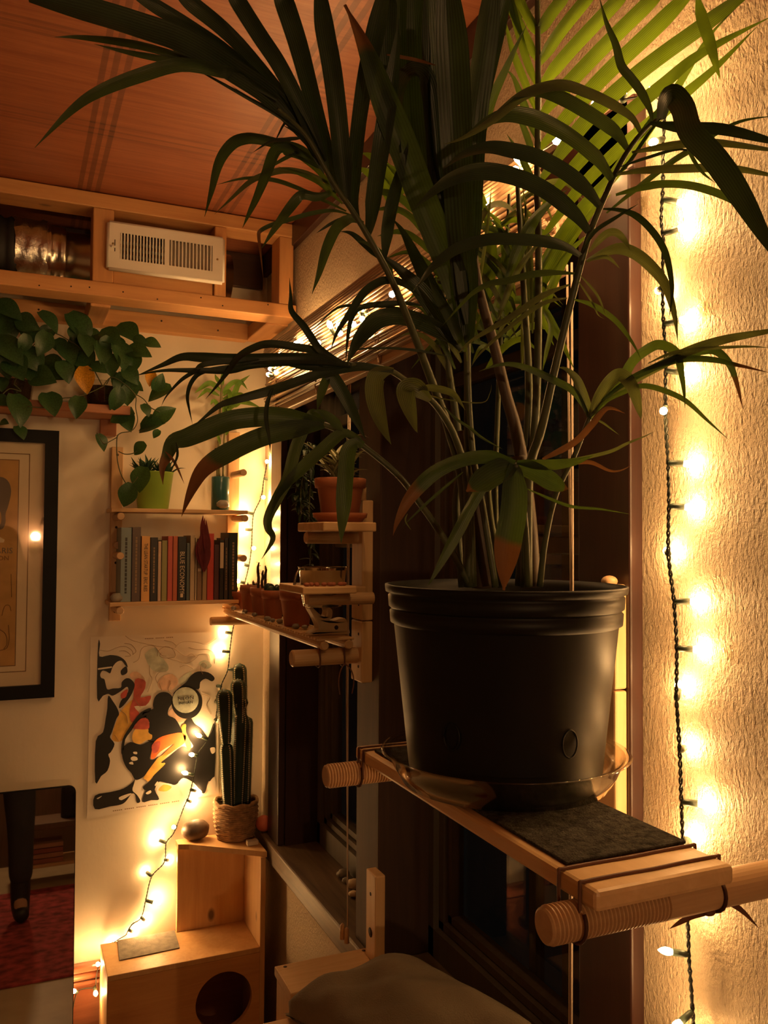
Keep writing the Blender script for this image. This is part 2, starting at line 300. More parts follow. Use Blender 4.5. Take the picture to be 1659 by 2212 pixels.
# ------------------------------------------------------------------ mesh helpers (world coordinates in, object offset handled)
ROOT = {}
def base_of(p):
    while p is not None and p not in ROOT: p = p.parent
    return ROOT.get(p, V((0, 0, 0)))
class G:
    """a small mesh builder; all shapes in world coordinates"""
    def __init__(s): s.v = []; s.f = []; s.uv = {}; s.sm = []
    def add(s, vs, fs, smooth=False):
        k = len(s.v); s.v += [tuple(v) for v in vs]
        for f in fs: s.f.append(tuple(i+k for i in f)); s.sm.append(smooth)
        return k
    def box(s, lo, hi):
        x0, y0, z0 = lo; x1, y1, z1 = hi
        s.add([(x0,y0,z0),(x1,y0,z0),(x1,y1,z0),(x0,y1,z0),(x0,y0,z1),(x1,y0,z1),(x1,y1,z1),(x0,y1,z1)],
              [(3,2,1,0),(4,5,6,7),(0,1,5,4),(1,2,6,5),(2,3,7,6),(3,0,4,7)]); return s
    def bbox(s, lo, hi, r=.002):
        """box with chamfered edges"""
        bm = bmesh.new(); bmesh.ops.create_cube(bm, size=1)
        lo, hi = V(lo), V(hi)
        for v in bm.verts: v.co = V(((lo[i]+hi[i])/2 + v.co[i]*(hi[i]-lo[i]) for i in range(3)))
        r = min(r, *( (hi[i]-lo[i])*.45 for i in range(3)))
        bmesh.ops.bevel(bm, geom=bm.edges[:], offset=r, segments=2, affect='EDGES', profile=.5)
        bm.verts.index_update(); s.add([v.co for v in bm.verts], [[v.index for v in f.verts] for f in bm.faces]); bm.free(); return s
    def prism(s, poly, d):
        """polygon (list of 3D points) extruded by vector d"""
        n = len(poly); d = V(d); vs = [V(p) for p in poly] + [V(p)+d for p in poly]
        tri = tessellate_polygon([[V(p) for p in poly]])
        nrm = sum(((V(poly[t[1]])-V(poly[t[0]])).cross(V(poly[t[2]])-V(poly[t[0]])) for t in tri), V((0,0,0)))
        fs = []
        for t in tri:
            tn = (V(poly[t[1]])-V(poly[t[0]])).cross(V(poly[t[2]])-V(poly[t[0]]))
            up = tn.dot(d) > 0
            fs.append(tuple(t[::-1]) if up else tuple(t)); fs.append(tuple(i+n for i in (t if up else t[::-1])))
        for i in range(n): fs.append((i, (i+1) % n, (i+1) % n + n, i+n))
        s.add(vs, fs); return s
    def tube(s, pts, rad, n=8, caps=True, smooth=True, squash=None):
        pts = [V(p) for p in pts]; m = len(pts)
        rs = rad if isinstance(rad, (list, tuple)) else [rad]*m
        k = len(s.v); prevn = None; vs = []
        for i, p in enumerate(pts):
            t = (pts[min(i+1, m-1)] - pts[max(i-1, 0)])
            t = t.normalized() if t.length > 1e-9 else V((0,0,1))
            if prevn is None:
                a = V((0,0,1)) if abs(t.z) < .9 else V((1,0,0)); nn = t.cross(a).normalized()
            else:
                nn = (prevn - t*prevn.dot(t)); nn = nn.normalized() if nn.length > 1e-6 else t.cross(V((0,0,1))).normalized()
            prevn = nn; bn = t.cross(nn)
            for j in range(n):
                a = 2*math.pi*j/n; vs.append(p + (nn*math.cos(a) + bn*math.sin(a))*rs[i])
        fs = []
        for i in range(m-1):
            for j in range(n):
                a = i*n+j; b = i*n+(j+1) % n; fs.append((a, b, b+n, a+n))
        if caps: fs.append(tuple(range(n))[::-1]); fs.append(tuple((m-1)*n+j for j in range(n)))
        s.add(vs, fs, smooth); return s
    def lathe(s, c, prof, n=32, axis=2, smooth=True, closed=False):
        """profile of (radius, height) turned about an axis through c"""
        c = V(c); vs = []; fs = []; m = len(prof)
        for r, h in prof:
            for j in range(n):
                a = 2*math.pi*j/n; q = [0, 0, 0]
                q[axis] = h; q[(axis+1) % 3] = r*math.cos(a); q[(axis+2) % 3] = r*math.sin(a); vs.append(c+V(q))
        for i in range(m-1):
            for j in range(n):
                a = i*n+j; b = i*n+(j+1) % n; fs.append((a, b, b+n, a+n))
        if not closed:
            if prof[0][0] > 1e-6: fs.append(tuple(range(n))[::-1])
            if prof[-1][0] > 1e-6: fs.append(tuple((m-1)*n+j for j in range(n)))
        s.add(vs, fs, smooth); return s
    def sphere(s, c, r, n=14, m=9, sc=(1,1,1), jit=0, seed=0):
        rnd = random.Random(seed); c = V(c); vs = []; fs = []
        vs.append(c+V((0,0,-r*sc[2])))
        for i in range(1, m):
            ph = -math.pi/2+math.pi*i/m
            for j in range(n):
                a = 2*math.pi*j/n; q = 1+rnd.uniform(-jit, jit)
                vs.append(c+V((math.cos(ph)*math.cos(a)*sc[0], math.cos(ph)*math.sin(a)*sc[1], math.sin(ph)*sc[2]))*r*q)
        vs.append(c+V((0,0,r*sc[2])))
        for j in range(n): fs.append((0, 1+(j+1) % n, 1+j))
        for i in range(m-2):
            for j in range(n):
                a = 1+i*n+j; b = 1+i*n+(j+1) % n; fs.append((a, b, b+n, a+n))
        for j in range(n): fs.append((1+(m-2)*n+j, 1+(m-2)*n+(j+1) % n, len(vs)-1))
        s.add(vs, fs, True); return s
    def ribbon(s, cen, side, nor, wid, fold=.0, nx=2):
        """leaf blade: centre points, side vectors, normals, half widths; uv u across, v along"""
        m = len(cen); k = len(s.v); row = nx*2+1
        for i in range(m):
            for j in range(-nx, nx+1):
                t = j/nx
                s.v.append(tuple(cen[i] + side[i]*(wid[i]*t) + nor[i]*(wid[i]*fold*(abs(t)-.5))))
                s.uv[len(s.v)-1] = ((t+1)/2, i/(m-1))
        for i in range(m-1):
            for j in range(row-1):
                a = k+i*row+j; s.f.append((a, a+1, a+1+row, a+row)); s.sm.append(True)
        return s
    def mesh(s, name, off):
        me = bpy.data.meshes.new(name); me.from_pydata([(x-off[0], y-off[1], z-off[2]) for x, y, z in s.v], [], s.f)
        if any(s.sm):
            for p, q in zip(me.polygons, s.sm): p.use_smooth = q
        if s.uv:
            ul = me.uv_layers.new(name='UVMap')
            for l in me.loops: ul.data[l.index].uv = s.uv.get(l.vertex_index, (0, 0))
        me.update(); return me
def tag(o, label=None, cat=None, group=None, kind=None):
    if label: o['label'] = label
    if cat: o['category'] = cat
    if group: o['group'] = group
    if kind: o['kind'] = kind
    return o
def thing(name, loc, label, cat, group=None):
    o = bpy.data.objects.new(name, None); COL.objects.link(o); o.location = loc; ROOT[o] = V(loc); o.empty_display_size = .05
    return tag(o, label, cat, group)
def obj(name, g, mat, parent=None, label=None, origin=None):
    """one mesh object. Part of parent, or top-level at origin"""
    off = base_of(parent) if parent else (V(origin) if origin is not None else V((0,0,0)))
    me = g.mesh(name, off); me.materials.append(M[mat] if isinstance(mat, str) else mat)
    o = bpy.data.objects.new(name, me); COL.objects.link(o)
    if parent: o.parent = parent
    else: o.location = off; ROOT[o] = off
    if label: o['label'] = label
    return o
def struct(name, g, mat): o = obj(name, g, mat); o['kind'] = 'structure'; return o
def inst(src, name, parent, mtx):
    """another object sharing src's mesh, placed by a matrix relative to the root"""
    o = bpy.data.objects.new(name, src); COL.objects.link(o); o.parent = parent; o.matrix_local = mtx
    return o
def catmull(pts, n=6, closed=False):
    pts = [V(p) for p in pts]; out = []; m = len(pts)
    rng = range(m if closed else m-1)
    for i in rng:
        if closed: p0, p1, p2, p3 = pts[i-1], pts[i], pts[(i+1) % m], pts[(i+2) % m]
        else: p0, p1, p2, p3 = pts[max(i-1,0)], pts[i], pts[i+1], pts[min(i+2, m-1)]
        for k in range(n):
            t = k/n
            out.append(.5*((2*p1)+(p2-p0)*t+(2*p0-5*p1+4*p2-p3)*t*t+(3*p1-p0-3*p2+p3)*t**3))
    if not closed: out.append(pts[-1])
    return out
def textmesh(body, size, mtx, mat, parent, name='lettering', align='CENTER', ext=.0004, sx=1.0):
    cu = bpy.data.curves.new('t', 'FONT'); cu.body = body; cu.size = size; cu.align_x = align; cu.align_y = 'CENTER'; cu.extrude = ext; cu.resolution_u = 2
    t = bpy.data.objects.new('t', cu); COL.objects.link(t)
    dg = bpy.context.evaluated_depsgraph_get(); me = bpy.data.meshes.new_from_object(t.evaluated_get(dg))
    bpy.data.objects.remove(t); bpy.data.curves.remove(cu)
    off = base_of(parent)
    me.transform(Matrix.Translation(-off) @ mtx @ Matrix.Diagonal((sx, 1, 1, 1)))
    me.materials.clear(); me.materials.append(M[mat]); me.name = name
    o = bpy.data.objects.new(name, me); COL.objects.link(o); o.parent = parent; return o
def leaf_from(pts3, wm, face, twist=0, fold=.35, prof='palm', nx=2, n=5, wob=0.0):
    """blade along a 3D path; face = direction the blade roughly faces"""
    c = catmull(pts3, n); m = len(c); cen, sd, no, wd = [], [], [], []
    L = [0]
    for i in range(1, m): L.append(L[-1]+(c[i]-c[i-1]).length)
    for i in range(m):
        t = (c[min(i+1, m-1)]-c[max(i-1, 0)]).normalized()
        f = face(c[i]) if callable(face) else V(face)
        s = t.cross(f)
        s = s.normalized() if s.length > 1e-6 else V((1,0,0))
        nn = s.cross(t).normalized()
        if nn.dot(f) < 0: nn = -nn
        q = Quaternion(t, twist + wob*math.sin(6.0*i/m + twist*9)); s = q @ s; nn = q @ nn
        u = L[i]/L[-1]
        if prof == 'palm': w = min(1, .30+u*3.2)*(1 if u < .45 else max(0.03, 1-((u-.45)/.55)**1.7))
        elif prof == 'broad': w = min(1, .45+u*3)*(1 if u < .6 else max(.10, 1-((u-.6)/.4)**1.9))
        elif prof == 'even': w = min(1, .42+u*3.4)*(1 if u < .58 else max(.02, 1-((u-.58)/.42)**1.6))
        elif prof == 'long': w = min(1, .40+u*3.2)*(1 if u < .85 else max(.5, 1-((u-.85)/.15)**1.5*.4))
        else: w = math.sin(math.pi*min(1, .08+u*.92))**.7*(1-u*.15)
        cen.append(c[i]); sd.append(s); no.append(nn); wd.append(wm/2*w/max(.5, math.cos(twist)))
    return G().ribbon(cen, sd, no, wd, fold, nx)
TOCAM = lambda p: (CAM-p).normalized()
# ================================================================== THE ROOM
XL, YF = -2.3, -1.9
struct('floor', G().box((XL-.1, YF-.1, -.06), (A+.14, B+.1, 0)), 'floor')
struct('ceiling', G().box((XL-.1, YF-.1, CEIL), (A+.16, B+.1, CEIL+.06)), 'ceiling')
struct('wall_back', G().box((XL-.1, B, 0), (A+.14, B+.1, CEIL)), 'wall_back')
struct('wall_left', G().box((XL-.1, YF, 0), (XL, B, CEIL)), 'wall_back')
struct('wall_front', G().box((XL-.1, YF-.1, 0), (A+.14, YF, CEIL)), 'dark_wood')  # unseen wall, given an invented dark colour to dim the mirror image
OY0, OY1, OZ0, OZ1 = 1.005, 2.50, .76, 2.27
T = .14
struct('wall_right', G().box((A, YF, 0), (A+T, OY0, CEIL)).box((A, OY1, 0), (A+T, B, CEIL)).box((A, OY0, 0), (A+T, OY1, OZ0)).box((A, OY0, OZ1), (A+T, OY1, CEIL)), 'wall_right')
struct('trim_1', G().bbox((A-.02, YF, 2.632), (A, B, CEIL), .003), 'dark_y')                       # dark board along ceiling, window wall
struct('trim_2', G().bbox((XL, B-.02, 2.585), (A-.02, B, CEIL), .003), 'dark_x')                   # the same on the back wall, behind the soffit
# wainscot at the bottom of the back wall
wz = PY(190, 2075, B).z
w1 = struct('trim_3', G().box((XL, B-.012, .02), (A-.03, B, wz-.06)), 'copper')
obj('cap_rail', G().bbox((XL, B-.03, wz-.022), (A-.03, B, wz), .006), 'copper', w1)
obj('cove', G().tube([(XL, B-.012, wz-.036), (A-.03, B-.012, wz-.036)], .014, 10), 'copper', w1)
obj('bead', G().bbox((XL, B-.02, wz-.066), (A-.03, B, wz-.052), .004), 'copper', w1)

# ---------------------------------------------------------------- window
CF = .752            # front of the casing
win = bpy.data.objects.new('window_1', None); COL.objects.link(win); win['kind'] = 'structure'; ROOT[win] = V((0,0,0)); win['label'] = 'wide dark-framed window with two bays in the right wall'
obj('casing', G().bbox((CF, .895, .40), (A, 1.008, 2.35), .003), 'dark_z', win)
obj('casing', G().bbox((CF, 2.492, .82), (A, 2.602, 2.25), .003), 'dark_z', win)
obj('head_casing', G().bbox((CF, .885, 2.25), (A, 2.612, 2.352), .003), 'dark_y', win)
obj('post', G().bbox((CF, 1.727, .82), (A+.13, 1.86, 2.25), .003), 'dark_matte', win)
obj('jamb', G().box((A, 1.005, .70), (A+.135, 1.02, 2.27)), 'dark_z', win)
obj('jamb', G().box((A, 2.485, .82), (A+.135, 2.50, 2.27)), 'dark_z', win)
obj('jamb', G().box((A, 1.005, 2.25), (A+.135, 2.50, 2.27)), 'dark_y', win)
obj('sill', G().bbox((.735, .90, .762), (A+.16, B-.001, .820), .005), 'sill', win)
def bay(y0, y1):
    fr = None
    for k, (x, i0, i1) in enumerate(((.876, 0, .024), (.890, .022, .046), (.902, .044, .062))):
        g = G(); z0, z1 = .820, 2.25; a0, a1 = i0, i1; zb = .012*k
        b0, b1 = (0, .062) if k == 0 else (.046+.018*k, .062+.018*k)
        g.box((x, y0+a0, z0), (x+.03, y0+a1, z1)).box((x, y1-a1, z0), (x+.03, y1-a0, z1))
        g.box((x, y0+a0, z0+b0), (x+.03, y1-a0, z0+b1)).box((x, y0+a0, z1-a1), (x+.03, y1-a0, z1-a0))
        o = obj('sash', g, 'sash', win)
        if k == 2: fr = o
    for z in (PX(1220, 740, .91).z, PX(1200, 1178, .91).z):
        obj('meeting_rail', G().bbox((.904, y0+.06, z-.016), (.932, y1-.06, z+.016), .003), 'sash', fr)
    obj('pane', G().box((.918, y0+.05, .84), (.921, y1-.05, 2.20)), 'pane', fr)
    # storm window a little further out
    g = G()
    ym = (y0+y1)/2
    for yy in (ym-.055, ym+.055): g.box((.955, yy-.012, .80), (.975, yy+.012, 2.24))
    obj('storm_frame', g, 'sash', fr)
    obj('storm_pane', G().box((.964, y0+.02, .80), (.966, y1-.02, 2.24)), 'pane', fr)
bay(1.02, 1.727); bay(1.86, 2.485)

# ---------------------------------------------------------------- soffit frame of pine beams
sf = thing('duct_soffit_frame', (0, 2.5, 2.41), 'open orange pine beam frame boxed under the ceiling on back wall', 'frame')
YS = 2.41; xr = .76
obj('top_beam', G().bbox((XL, YS, 2.656), (xr, YS+.088, 2.697), .003), 'pine_x', sf)
obj('bottom_beam', G().bbox((XL, YS, 2.412), (xr+.01, YS+.088, 2.452), .003), 'pine_x', sf)
obj('wall_beam', G().bbox((XL, B-.04, 2.403), (.70, B, 2.458), .003), 'pine_x', sf)
obj('side_beam', G().bbox((.70, YS+.088, 2.408), (A-.002, B, 2.452), .003), 'pine_y', sf)
for x0, x1 in ((.187, .242), (.522, .556), (.716, .760), (-.42, -.37), (-1.0, -.95)):
    obj('stud', G().bbox((x0, YS+.002, 2.452), (x1, YS+.086, 2.656), .003), 'pine_z', sf)
for x0 in (.19, -.42): obj('cross_block', G().bbox((x0, YS+.088, 2.405), (x0+.055, B-.04, 2.450), .003), 'pine_y', sf)
obj('panel', G().bbox((.243, YS+.014, 2.453), (.520, YS+.032, 2.60), .002), 'pine_x', sf)
for k in range(9):
    x = -.05+.09*k+random.uniform(-.045, .045)
    obj('nail_head', G().lathe((x, YS-.0004, 2.432+random.uniform(-.013, .013)), [(.0022, 0), (.0022, .001)], 8, 1), 'hole', sf)
for x in (.06, .16, .23, .33, .42, .6):
    obj('nail_head', G().lathe((x, B-.0404, 2.43+random.uniform(-.01, .01)), [(.0032, 0), (.0032, .001)], 8, 1), 'hole', sf)

# ---------------------------------------------------------------- vent register
vt = thing('vent_register', (.384, 2.40, 2.55), 'white metal air vent register with vertical louvers on soffit', 'vent')
vx0, vx1, vz0, vz1 = .229, .541, 2.4905, 2.614
y0 = YS-.016
lb, rb = (.257, .377), (.390, .511); lz0, lz1 = 2.5165, 2.590
def plate():
    g = G(); t = .006
    for lo, hi in (((vx0, vz0), (vx1, lz0)), ((vx0, lz1), (vx1, vz1)), ((vx0, lz0), (lb[0], lz1)), ((lb[1], lz0), (rb[0], lz1)), ((rb[1], lz0), (vx1, lz1))):
        g.box((lo[0], y0, lo[1]), (hi[0], y0+t, hi[1]))
    return g
obj('face_plate', plate(), 'vent', vt)
g = G()
for e in range(4):
    a = [(vx0, vz0), (vx1, vz0), (vx1, vz1), (vx0, vz1)]; p, q = a[e], a[(e+1) % 4]
    g.tube([(p[0], y0+.008, p[1]), (q[0], y0+.008, q[1])], .008, 8)
obj('rolled_edge', g, 'vent', vt)
obj('dark_backing', G().box((.25, y0+.03, 2.505), (.52, y0+.033, 2.60)), 'vent_dark', vt)  # dark sheet behind the louvers, paints in the shade of the duct
for (x0, x1), n, sl in ((lb, 14, .004), (rb, 12, -.004)):
    for k in range(n):
        x = x0+(x1-x0)*(k+.5)/n
        obj('louver', G().prism([(x-.0016-sl*.4, y0+.001, lz0), (x+.0016-sl*.4, y0+.001, lz0), (x+.0016+sl, y0+.022, lz0), (x-.0016+sl, y0+.022, lz0)], (0, 0, lz1-lz0)), 'vent', vt)
for z in (2.535, 2.553, 2.571): obj('damper_blade', G().box((.257, y0+.024, z-.004), (.511, y0+.026, z+.004)), 'vent', vt)
obj('lever_slot', G().box((.2418, y0-.0004, 2.535), (.2442, y0+.001, 2.568)), 'hole', vt)
obj('lever', G().bbox((.234, y0-.010, 2.5445), (.246, y0, 2.548), .001), 'vent', vt)
for x, z in ((.238, 2.556), (.526, 2.5525)): obj('screw', G().lathe((x, y0-.0012, z), [(.0005, 0), (.003, .0006), (.003, .002)], 10, 1), 'brass', vt)

# ---------------------------------------------------------------- duct
dc = thing('air_duct', (-.1, 2.57, 2.553), 'galvanised metal duct wrapped in foil tape beside white vent', 'duct')
dy = 2.582
R1 = .078
obj('duct_pipe', G().lathe((0, dy, 2.553), [(R1, .117), (R1, .60)], 36, 0), 'duct', dc)
obj('reducer', G().lathe((0, dy, 2.556), [(.088, .070), (.090, .074), (.086, .078), (.090, .082), (.086, .086), (.084, .108), (.087, .112), (.083, .117), (.086, .122), (R1, .126)], 36, 0), 'duct', dc)
g = G(); rnd = random.Random(3); vs = []
for i in range(9):
    x = -.010+.085*i/8
    for j in range(30):
        a = 2*math.pi*j/30; r = .094+.003*math.sin(i*1.7+j*.9)+rnd.uniform(-.002, .002)
        vs.append((x+rnd.uniform(-.004, .004), dy+r*math.cos(a), 2.556+r*math.sin(a)))
g.add(vs, [(i*30+j, i*30+(j+1) % 30, (i+1)*30+(j+1) % 30, (i+1)*30+j) for i in range(8) for j in range(30)], True)
obj('foil_tape', g, 'tape', dc)
pr = []
for i in range(70): x = -.62+.62*i/69; pr.append((.094+.004*math.sin(i*1.9), x))
obj('flexible_hose', G().lathe((0, dy, 2.553), pr, 30, 0), 'hose', dc)

# ================================================================== POTHOS SHELF
ps = thing('pothos_shelf', (-.2, 2.70, 2.11), 'reddish pine shelf board holding the pothos above black picture frame', 'shelf')
obj('board', G().bbox((-1.1, 2.60, 2.116), (.316, B, 2.143), .003), 'redwood', ps)
obj('cleat', G().bbox((.242, B-.03, 2.066), (.290, B, 2.116), .002), 'redwood', ps)
obj('cleat', G().bbox((-.75, B-.03, 2.066), (-.70, B, 2.116), .002), 'redwood', ps)

def pothos_leafmesh():
    """heart-shaped blade, 1 long, tip at +x, facing +z"""
    g = G(); n = 10; cen, sd, no, wd = [], [], [], []
    for i in range(n):
        u = i/(n-1); w = .40*(math.sin(math.pi*(u*.86+.10))**.75)*(1-u**3*.55) if u < 1 else .004
        cen.append(V((u-.08, 0, .10*math.sin(math.pi*u)-.12*u*u))); sd.append(V((0, 1, 0))); no.append(V((0, 0, 1))); wd.append(max(.004, w))
    g.ribbon(cen, sd, no, wd, .35, 2); return g.mesh('leaf', V((0,0,0)))
PL = pothos_leafmesh(); PL.materials.append(M['pothos'])
PLY = PL.copy(); PLY.materials.clear(); PLY.materials.append(M['pothos_yellow'])
def place_leaf(root, c, ang, length, me=PL, tilt=.5, rnd=random):
    """ang: direction of the tip as seen from the room, degrees clockwise from right"""
    a = math.radians(ang)
    t = (RGT*math.cos(a) - UPV*math.sin(a)); t = (t + FWD*rnd.uniform(-.45, .1)).normalized()
    f = (TOCAM(c)*.8 + V((0, 0, .5)) + V((rnd.uniform(-tilt, tilt), rnd.uniform(-tilt, tilt), rnd.uniform(-tilt, tilt)))).normalized()
    s = f.cross(t).normalized(); n = t.cross(s)
    R = Matrix((t, s, n)).transposed()
    sc = Matrix.Diagonal((length, length*rnd.uniform(.85, 1.15), length))
    mt = (R @ sc).to_4x4(); mt.translation = c - t*length*.5 - base_of(root)
    return inst(me, 'leaf', root, mt)
def jarpot(px, py, name):
    c = PY(px, py, 2.665); z = 2.1432
    t = thing(name, (c.x, 2.665, z), None, None)
    obj('pot', G().lathe((c.x, 2.665, z), [(.045, .001), (.048, .004), (.056, .072), (.058, .074), (.054, .072), (.046, .006), (.002, .005)], 24, 2, closed=True), 'clear', t)
    obj('soil', G().lathe((c.x, 2.665, z), [(.043, .008), (.050, .060), (.002, .062)], 20), 'soil', t)
    return t, c
p1, c1 = jarpot(30, 835, 'potted_pothos'); tag(p1, 'trailing green pothos in clear pot above the black picture frame', 'plant')
p2, c2 = jarpot(222, 842, 'potted_pothos'); tag(p2, 'trailing green pothos with a yellow leaf, vine reaching the lime pot', 'plant')
LV = [(90,130,230,30),(250,240,180,25),(430,230,200,55),(370,320,150,150),(620,330,110,80),(700,290,280,45),(800,380,200,35),(740,430,190,75),(950,360,220,20),(1100,320,260,40),(1210,380,120,20),(1310,410,140,15),(1200,480,220,20),(1140,580,170,100),(1040,520,260,75),(870,500,200,70),(720,480,240,60),(590,500,200,60),(360,420,200,100),(480,640,300,30),(100,480,280,35),(60,300,250,70),(300,560,200,60),(560,660,180,60),(1080,810,260,80),(1160,770,150,20),(1000,740,150,90),(1360,720,150,-60),(1340,840,220,160),(160,990,260,75),(440,930,210,65),(660,960,180,95),(980,900,200,110),(1020,1030,200,150),(1090,1080,180,60),(1420,1000,200,-40),(1310,1090,220,-15),(1250,980,110,60),(1260,1120,200,160),(1330,1180,80,120),(870,1260,140,60),(1190,1310,100,130),(40,1080,80,0),(180,1170,120,60),(20,760,120,80),(30,900,120,20),(200,420,150,110),(760,560,200,80),(850,620,150,20),(950,600,180,95),(700,560,200,40),(250,330,200,80),(640,400,150,120),(520,440,150,60),(900,420,130,110),(150,620,220,50),(380,700,220,20),(620,600,170,100),(60,600,220,80),(280,680,160,60),(1010,420,190,60),(1130,690,170,50)]
rl = random.Random(11)
for (x, y, ln, an) in LV:
    px, py = x/3.95, 640+y/3.95
    dep = 2.665 - (rl.uniform(.02, .13) if py < 850 else rl.uniform(.075, .12))
    if px > 240: dep = 2.62-rl.uniform(0, .06)
    root = p1 if px < 120 else p2
    c = PY(px, py, dep); place_leaf(root, c, an+rl.uniform(-8, 8), ln/3.95/1822*2.5*1.12, PL, .35, rl)
place_leaf(p2, PY(185, 825, 2.56), 80, .082, PLY, .1, rl); place_leaf(p2, PY(325, 820, 2.58), 95, .05, PLY, .1, rl)
for px, py, ln, an in ((304, 1040, .078, 100), (274, 1074, .075, 112), (299, 972, .05, 140)): place_leaf(p2, PY(px, py, 2.55), an, ln, PL, .2, rl)
def vine(root, pts, y=2.58, r=.0016):
    obj('vine', G().tube(catmull([PY(a, b, y-.004*i) for i, (a, b) in enumerate(pts)], 6), r, 6), 'vine', root)
vine(p2, [(222, 835), (245, 815), (290, 850), (293, 880), (297, 910), (285, 930), (262, 935), (252, 942)]); vine(p2, [(262, 935), (253, 945), (253, 985), (257, 1010), (264, 1030), (272, 1045), (274, 1056)], 2.575)
vine(p2, [(256, 975), (270, 981), (285, 980), (296, 975)], 2.565); vine(p2, [(272, 1045), (285, 1045), (298, 1030)], 2.56)
vine(p2, [(252, 945), (240, 952), (225, 958), (215, 945), (209, 935)], 2.575)
vine(p2, [(222, 835), (190, 850), (160, 858), (130, 862), (110, 880), (60, 878)], 2.585); vine(p1, [(30, 830), (45, 845), (20, 840), (0, 858)], 2.585)
vine(p2, [(222, 835), (180, 760), (140, 730), (120, 720)], 2.60); vine(p2, [(230, 830), (280, 750), (320, 745)], 2.60); vine(p1, [(30, 830), (60, 760), (120, 705)], 2.60)
vine(p2, [(290, 850), (310, 862), (325, 880), (345, 890)], 2.575)

# ================================================================== BLACK PICTURE FRAME
pf = thing('framed_print', (-.19, B-.015, 1.66), 'large black framed ochre print with cream mat on back wall', 'picture')
fx1, fz0, fz1, fx0 = .1245, 1.272, 2.072, -.52
YP = B-.028
def frame_ring(x0, x1, z0, z1, wd, ya, yb):
    g = G()
    g.prism([(x0, ya, z0), (x1, ya, z0), (x1-wd, ya, z0+wd), (x0+wd, ya, z0+wd)], (0, yb-ya, 0)); g.prism([(x0, ya, z1), (x0+wd, ya, z1-wd), (x1-wd, ya, z1-wd), (x1, ya, z1)], (0, yb-ya, 0))
    g.prism([(x0, ya, z0), (x0+wd, ya, z0+wd), (x0+wd, ya, z1-wd), (x0, ya, z1)], (0, yb-ya, 0)); g.prism([(x1, ya, z0), (x1, ya, z1), (x1-wd, ya, z1-wd), (x1-wd, ya, z0+wd)], (0, yb-ya, 0)); return g
obj('frame', frame_ring(fx0, fx1, fz0, fz1, .0385, YP, B-.002), 'black_frame', pf)
obj('mat_board', G().box((fx0+.03, YP+.016, fz0+.03), (fx1-.03, YP+.019, fz1-.03)), 'mat_board', pf)
ym = YP+.0155
for ix, iz0, iz1 in ((.0795, .079, .072), (.1085, .097, .091)):
    obj('rule_line', frame_ring(fx0+ix, fx1-ix, fz0+iz0, fz1-iz1, .0022, ym-.0004, ym+.0004), 'print_line', pf)
pr_ = obj('print', G().box((fx0+.111, ym-.0002, fz0+.099), (fx1-.111, ym+.0004, fz1-.093)), 'print_ochre', pf)
def on_print(pts): return [PY(x, y, ym-.0008) for x, y in pts]
g = G(); g.prism(catmull(on_print([(-40, 1035), (0, 1030), (18, 1040), (24, 1062), (18, 1092), (12, 1110), (12, 1128), (6, 1142), (-6, 1143), (2, 1130), (2, 1110), (-8, 1098), (-40, 1110)]), 4, True), (0, .0004, 0)); obj('grey_shape', g, 'print_grey', pr_)
for k, poly in enumerate(([(0, 1160), (10, 1166), (8, 1172), (-10, 1172)], )):
    obj('pale_shape', G().prism(on_print(poly), (0, .0004, 0)), 'mat_board', pr_)
MXR = lambda p, rz=0: Matrix.Translation(p) @ Matrix.Rotation(math.radians(90), 4, 'X') @ Matrix.Rotation(rz, 4, 'Z')
p = PY(28, 1190, ym-.0010); textmesh('ARIS', .024, MXR(p), 'print_grey', pr_, align='RIGHT')
p = PY(20, 1206, ym-.0010); textmesh('ON', .019, MXR(p), 'print_line', pr_, align='RIGHT')
for pts in ([(4, 1330), (10, 1310), (20, 1308), (24, 1320)], [(0, 1360), (12, 1370), (15, 1390), (8, 1402)], [(18, 1350), (20, 1380), (14, 1400), (0, 1405)], [(24, 1240), (25, 1290)]):
    q = catmull(on_print(pts), 5); obj('scroll_line', G().tube(q, .0009, 5), 'print_line', pr_)
obj('glazing', G().box((fx0+.03, YP+.008, fz0+.03), (fx1-.03, YP+.0095, fz1-.03)), 'picture_glass', pf)

# ================================================================== POSTER
YQ = B-.0025
po = thing('concert_poster', (.47, B, 1.12), 'ink and watercolour concert poster reading NEON INDIAN under the bookshelf', 'poster')
def cp(pts): return [(180+a/5.184, 1360+b/5.184) for a, b in pts]
def ink(name, polys, mat, layer, smooth=True):
    for pl_ in polys:
        q = [PY(x, y, YQ-.0005*layer) for x, y in cp(pl_)]
        if smooth: q = catmull(q, 3, True)
        obj(name, G().prism(q, (0, .0003, 0)), mat, po)
ink('paper', [[(80, 85), (1510, 22), (1515, 1835), (40, 2125)]], 'paper', 0, False)
ink('teal_wash', [[(700, 260), (800, 200), (870, 300), (950, 400), (930, 470), (780, 460), (700, 330)], [(1070, 560), (1200, 470), (1200, 540), (1100, 620)], [(1290, 380), (1370, 340), (1440, 400), (1380, 440)]], 'ink_teal', 1)
ink('peach_wash', [[(830, 600), (900, 520), (1000, 500), (1060, 580), (1000, 670), (880, 680)], [(950, 930), (1060, 840), (1180, 880), (1160, 1000), (1080, 1040), (1000, 990)], [(560, 560), (520, 500), (600, 470), (690, 560)]], 'ink_peach', 1)
ink('yellow_ink', [[(330, 1150), (380, 1000), (430, 900), (560, 780), (560, 900), (520, 1000), (560, 1050), (440, 1240), (330, 1240)]], 'ink_yellow', 1)
ink('red_ink', [[(580, 560), (690, 570), (690, 660), (640, 760), (760, 740), (700, 850), (570, 860), (640, 960), (540, 1040), (520, 900), (560, 760)]], 'ink_red', 2)
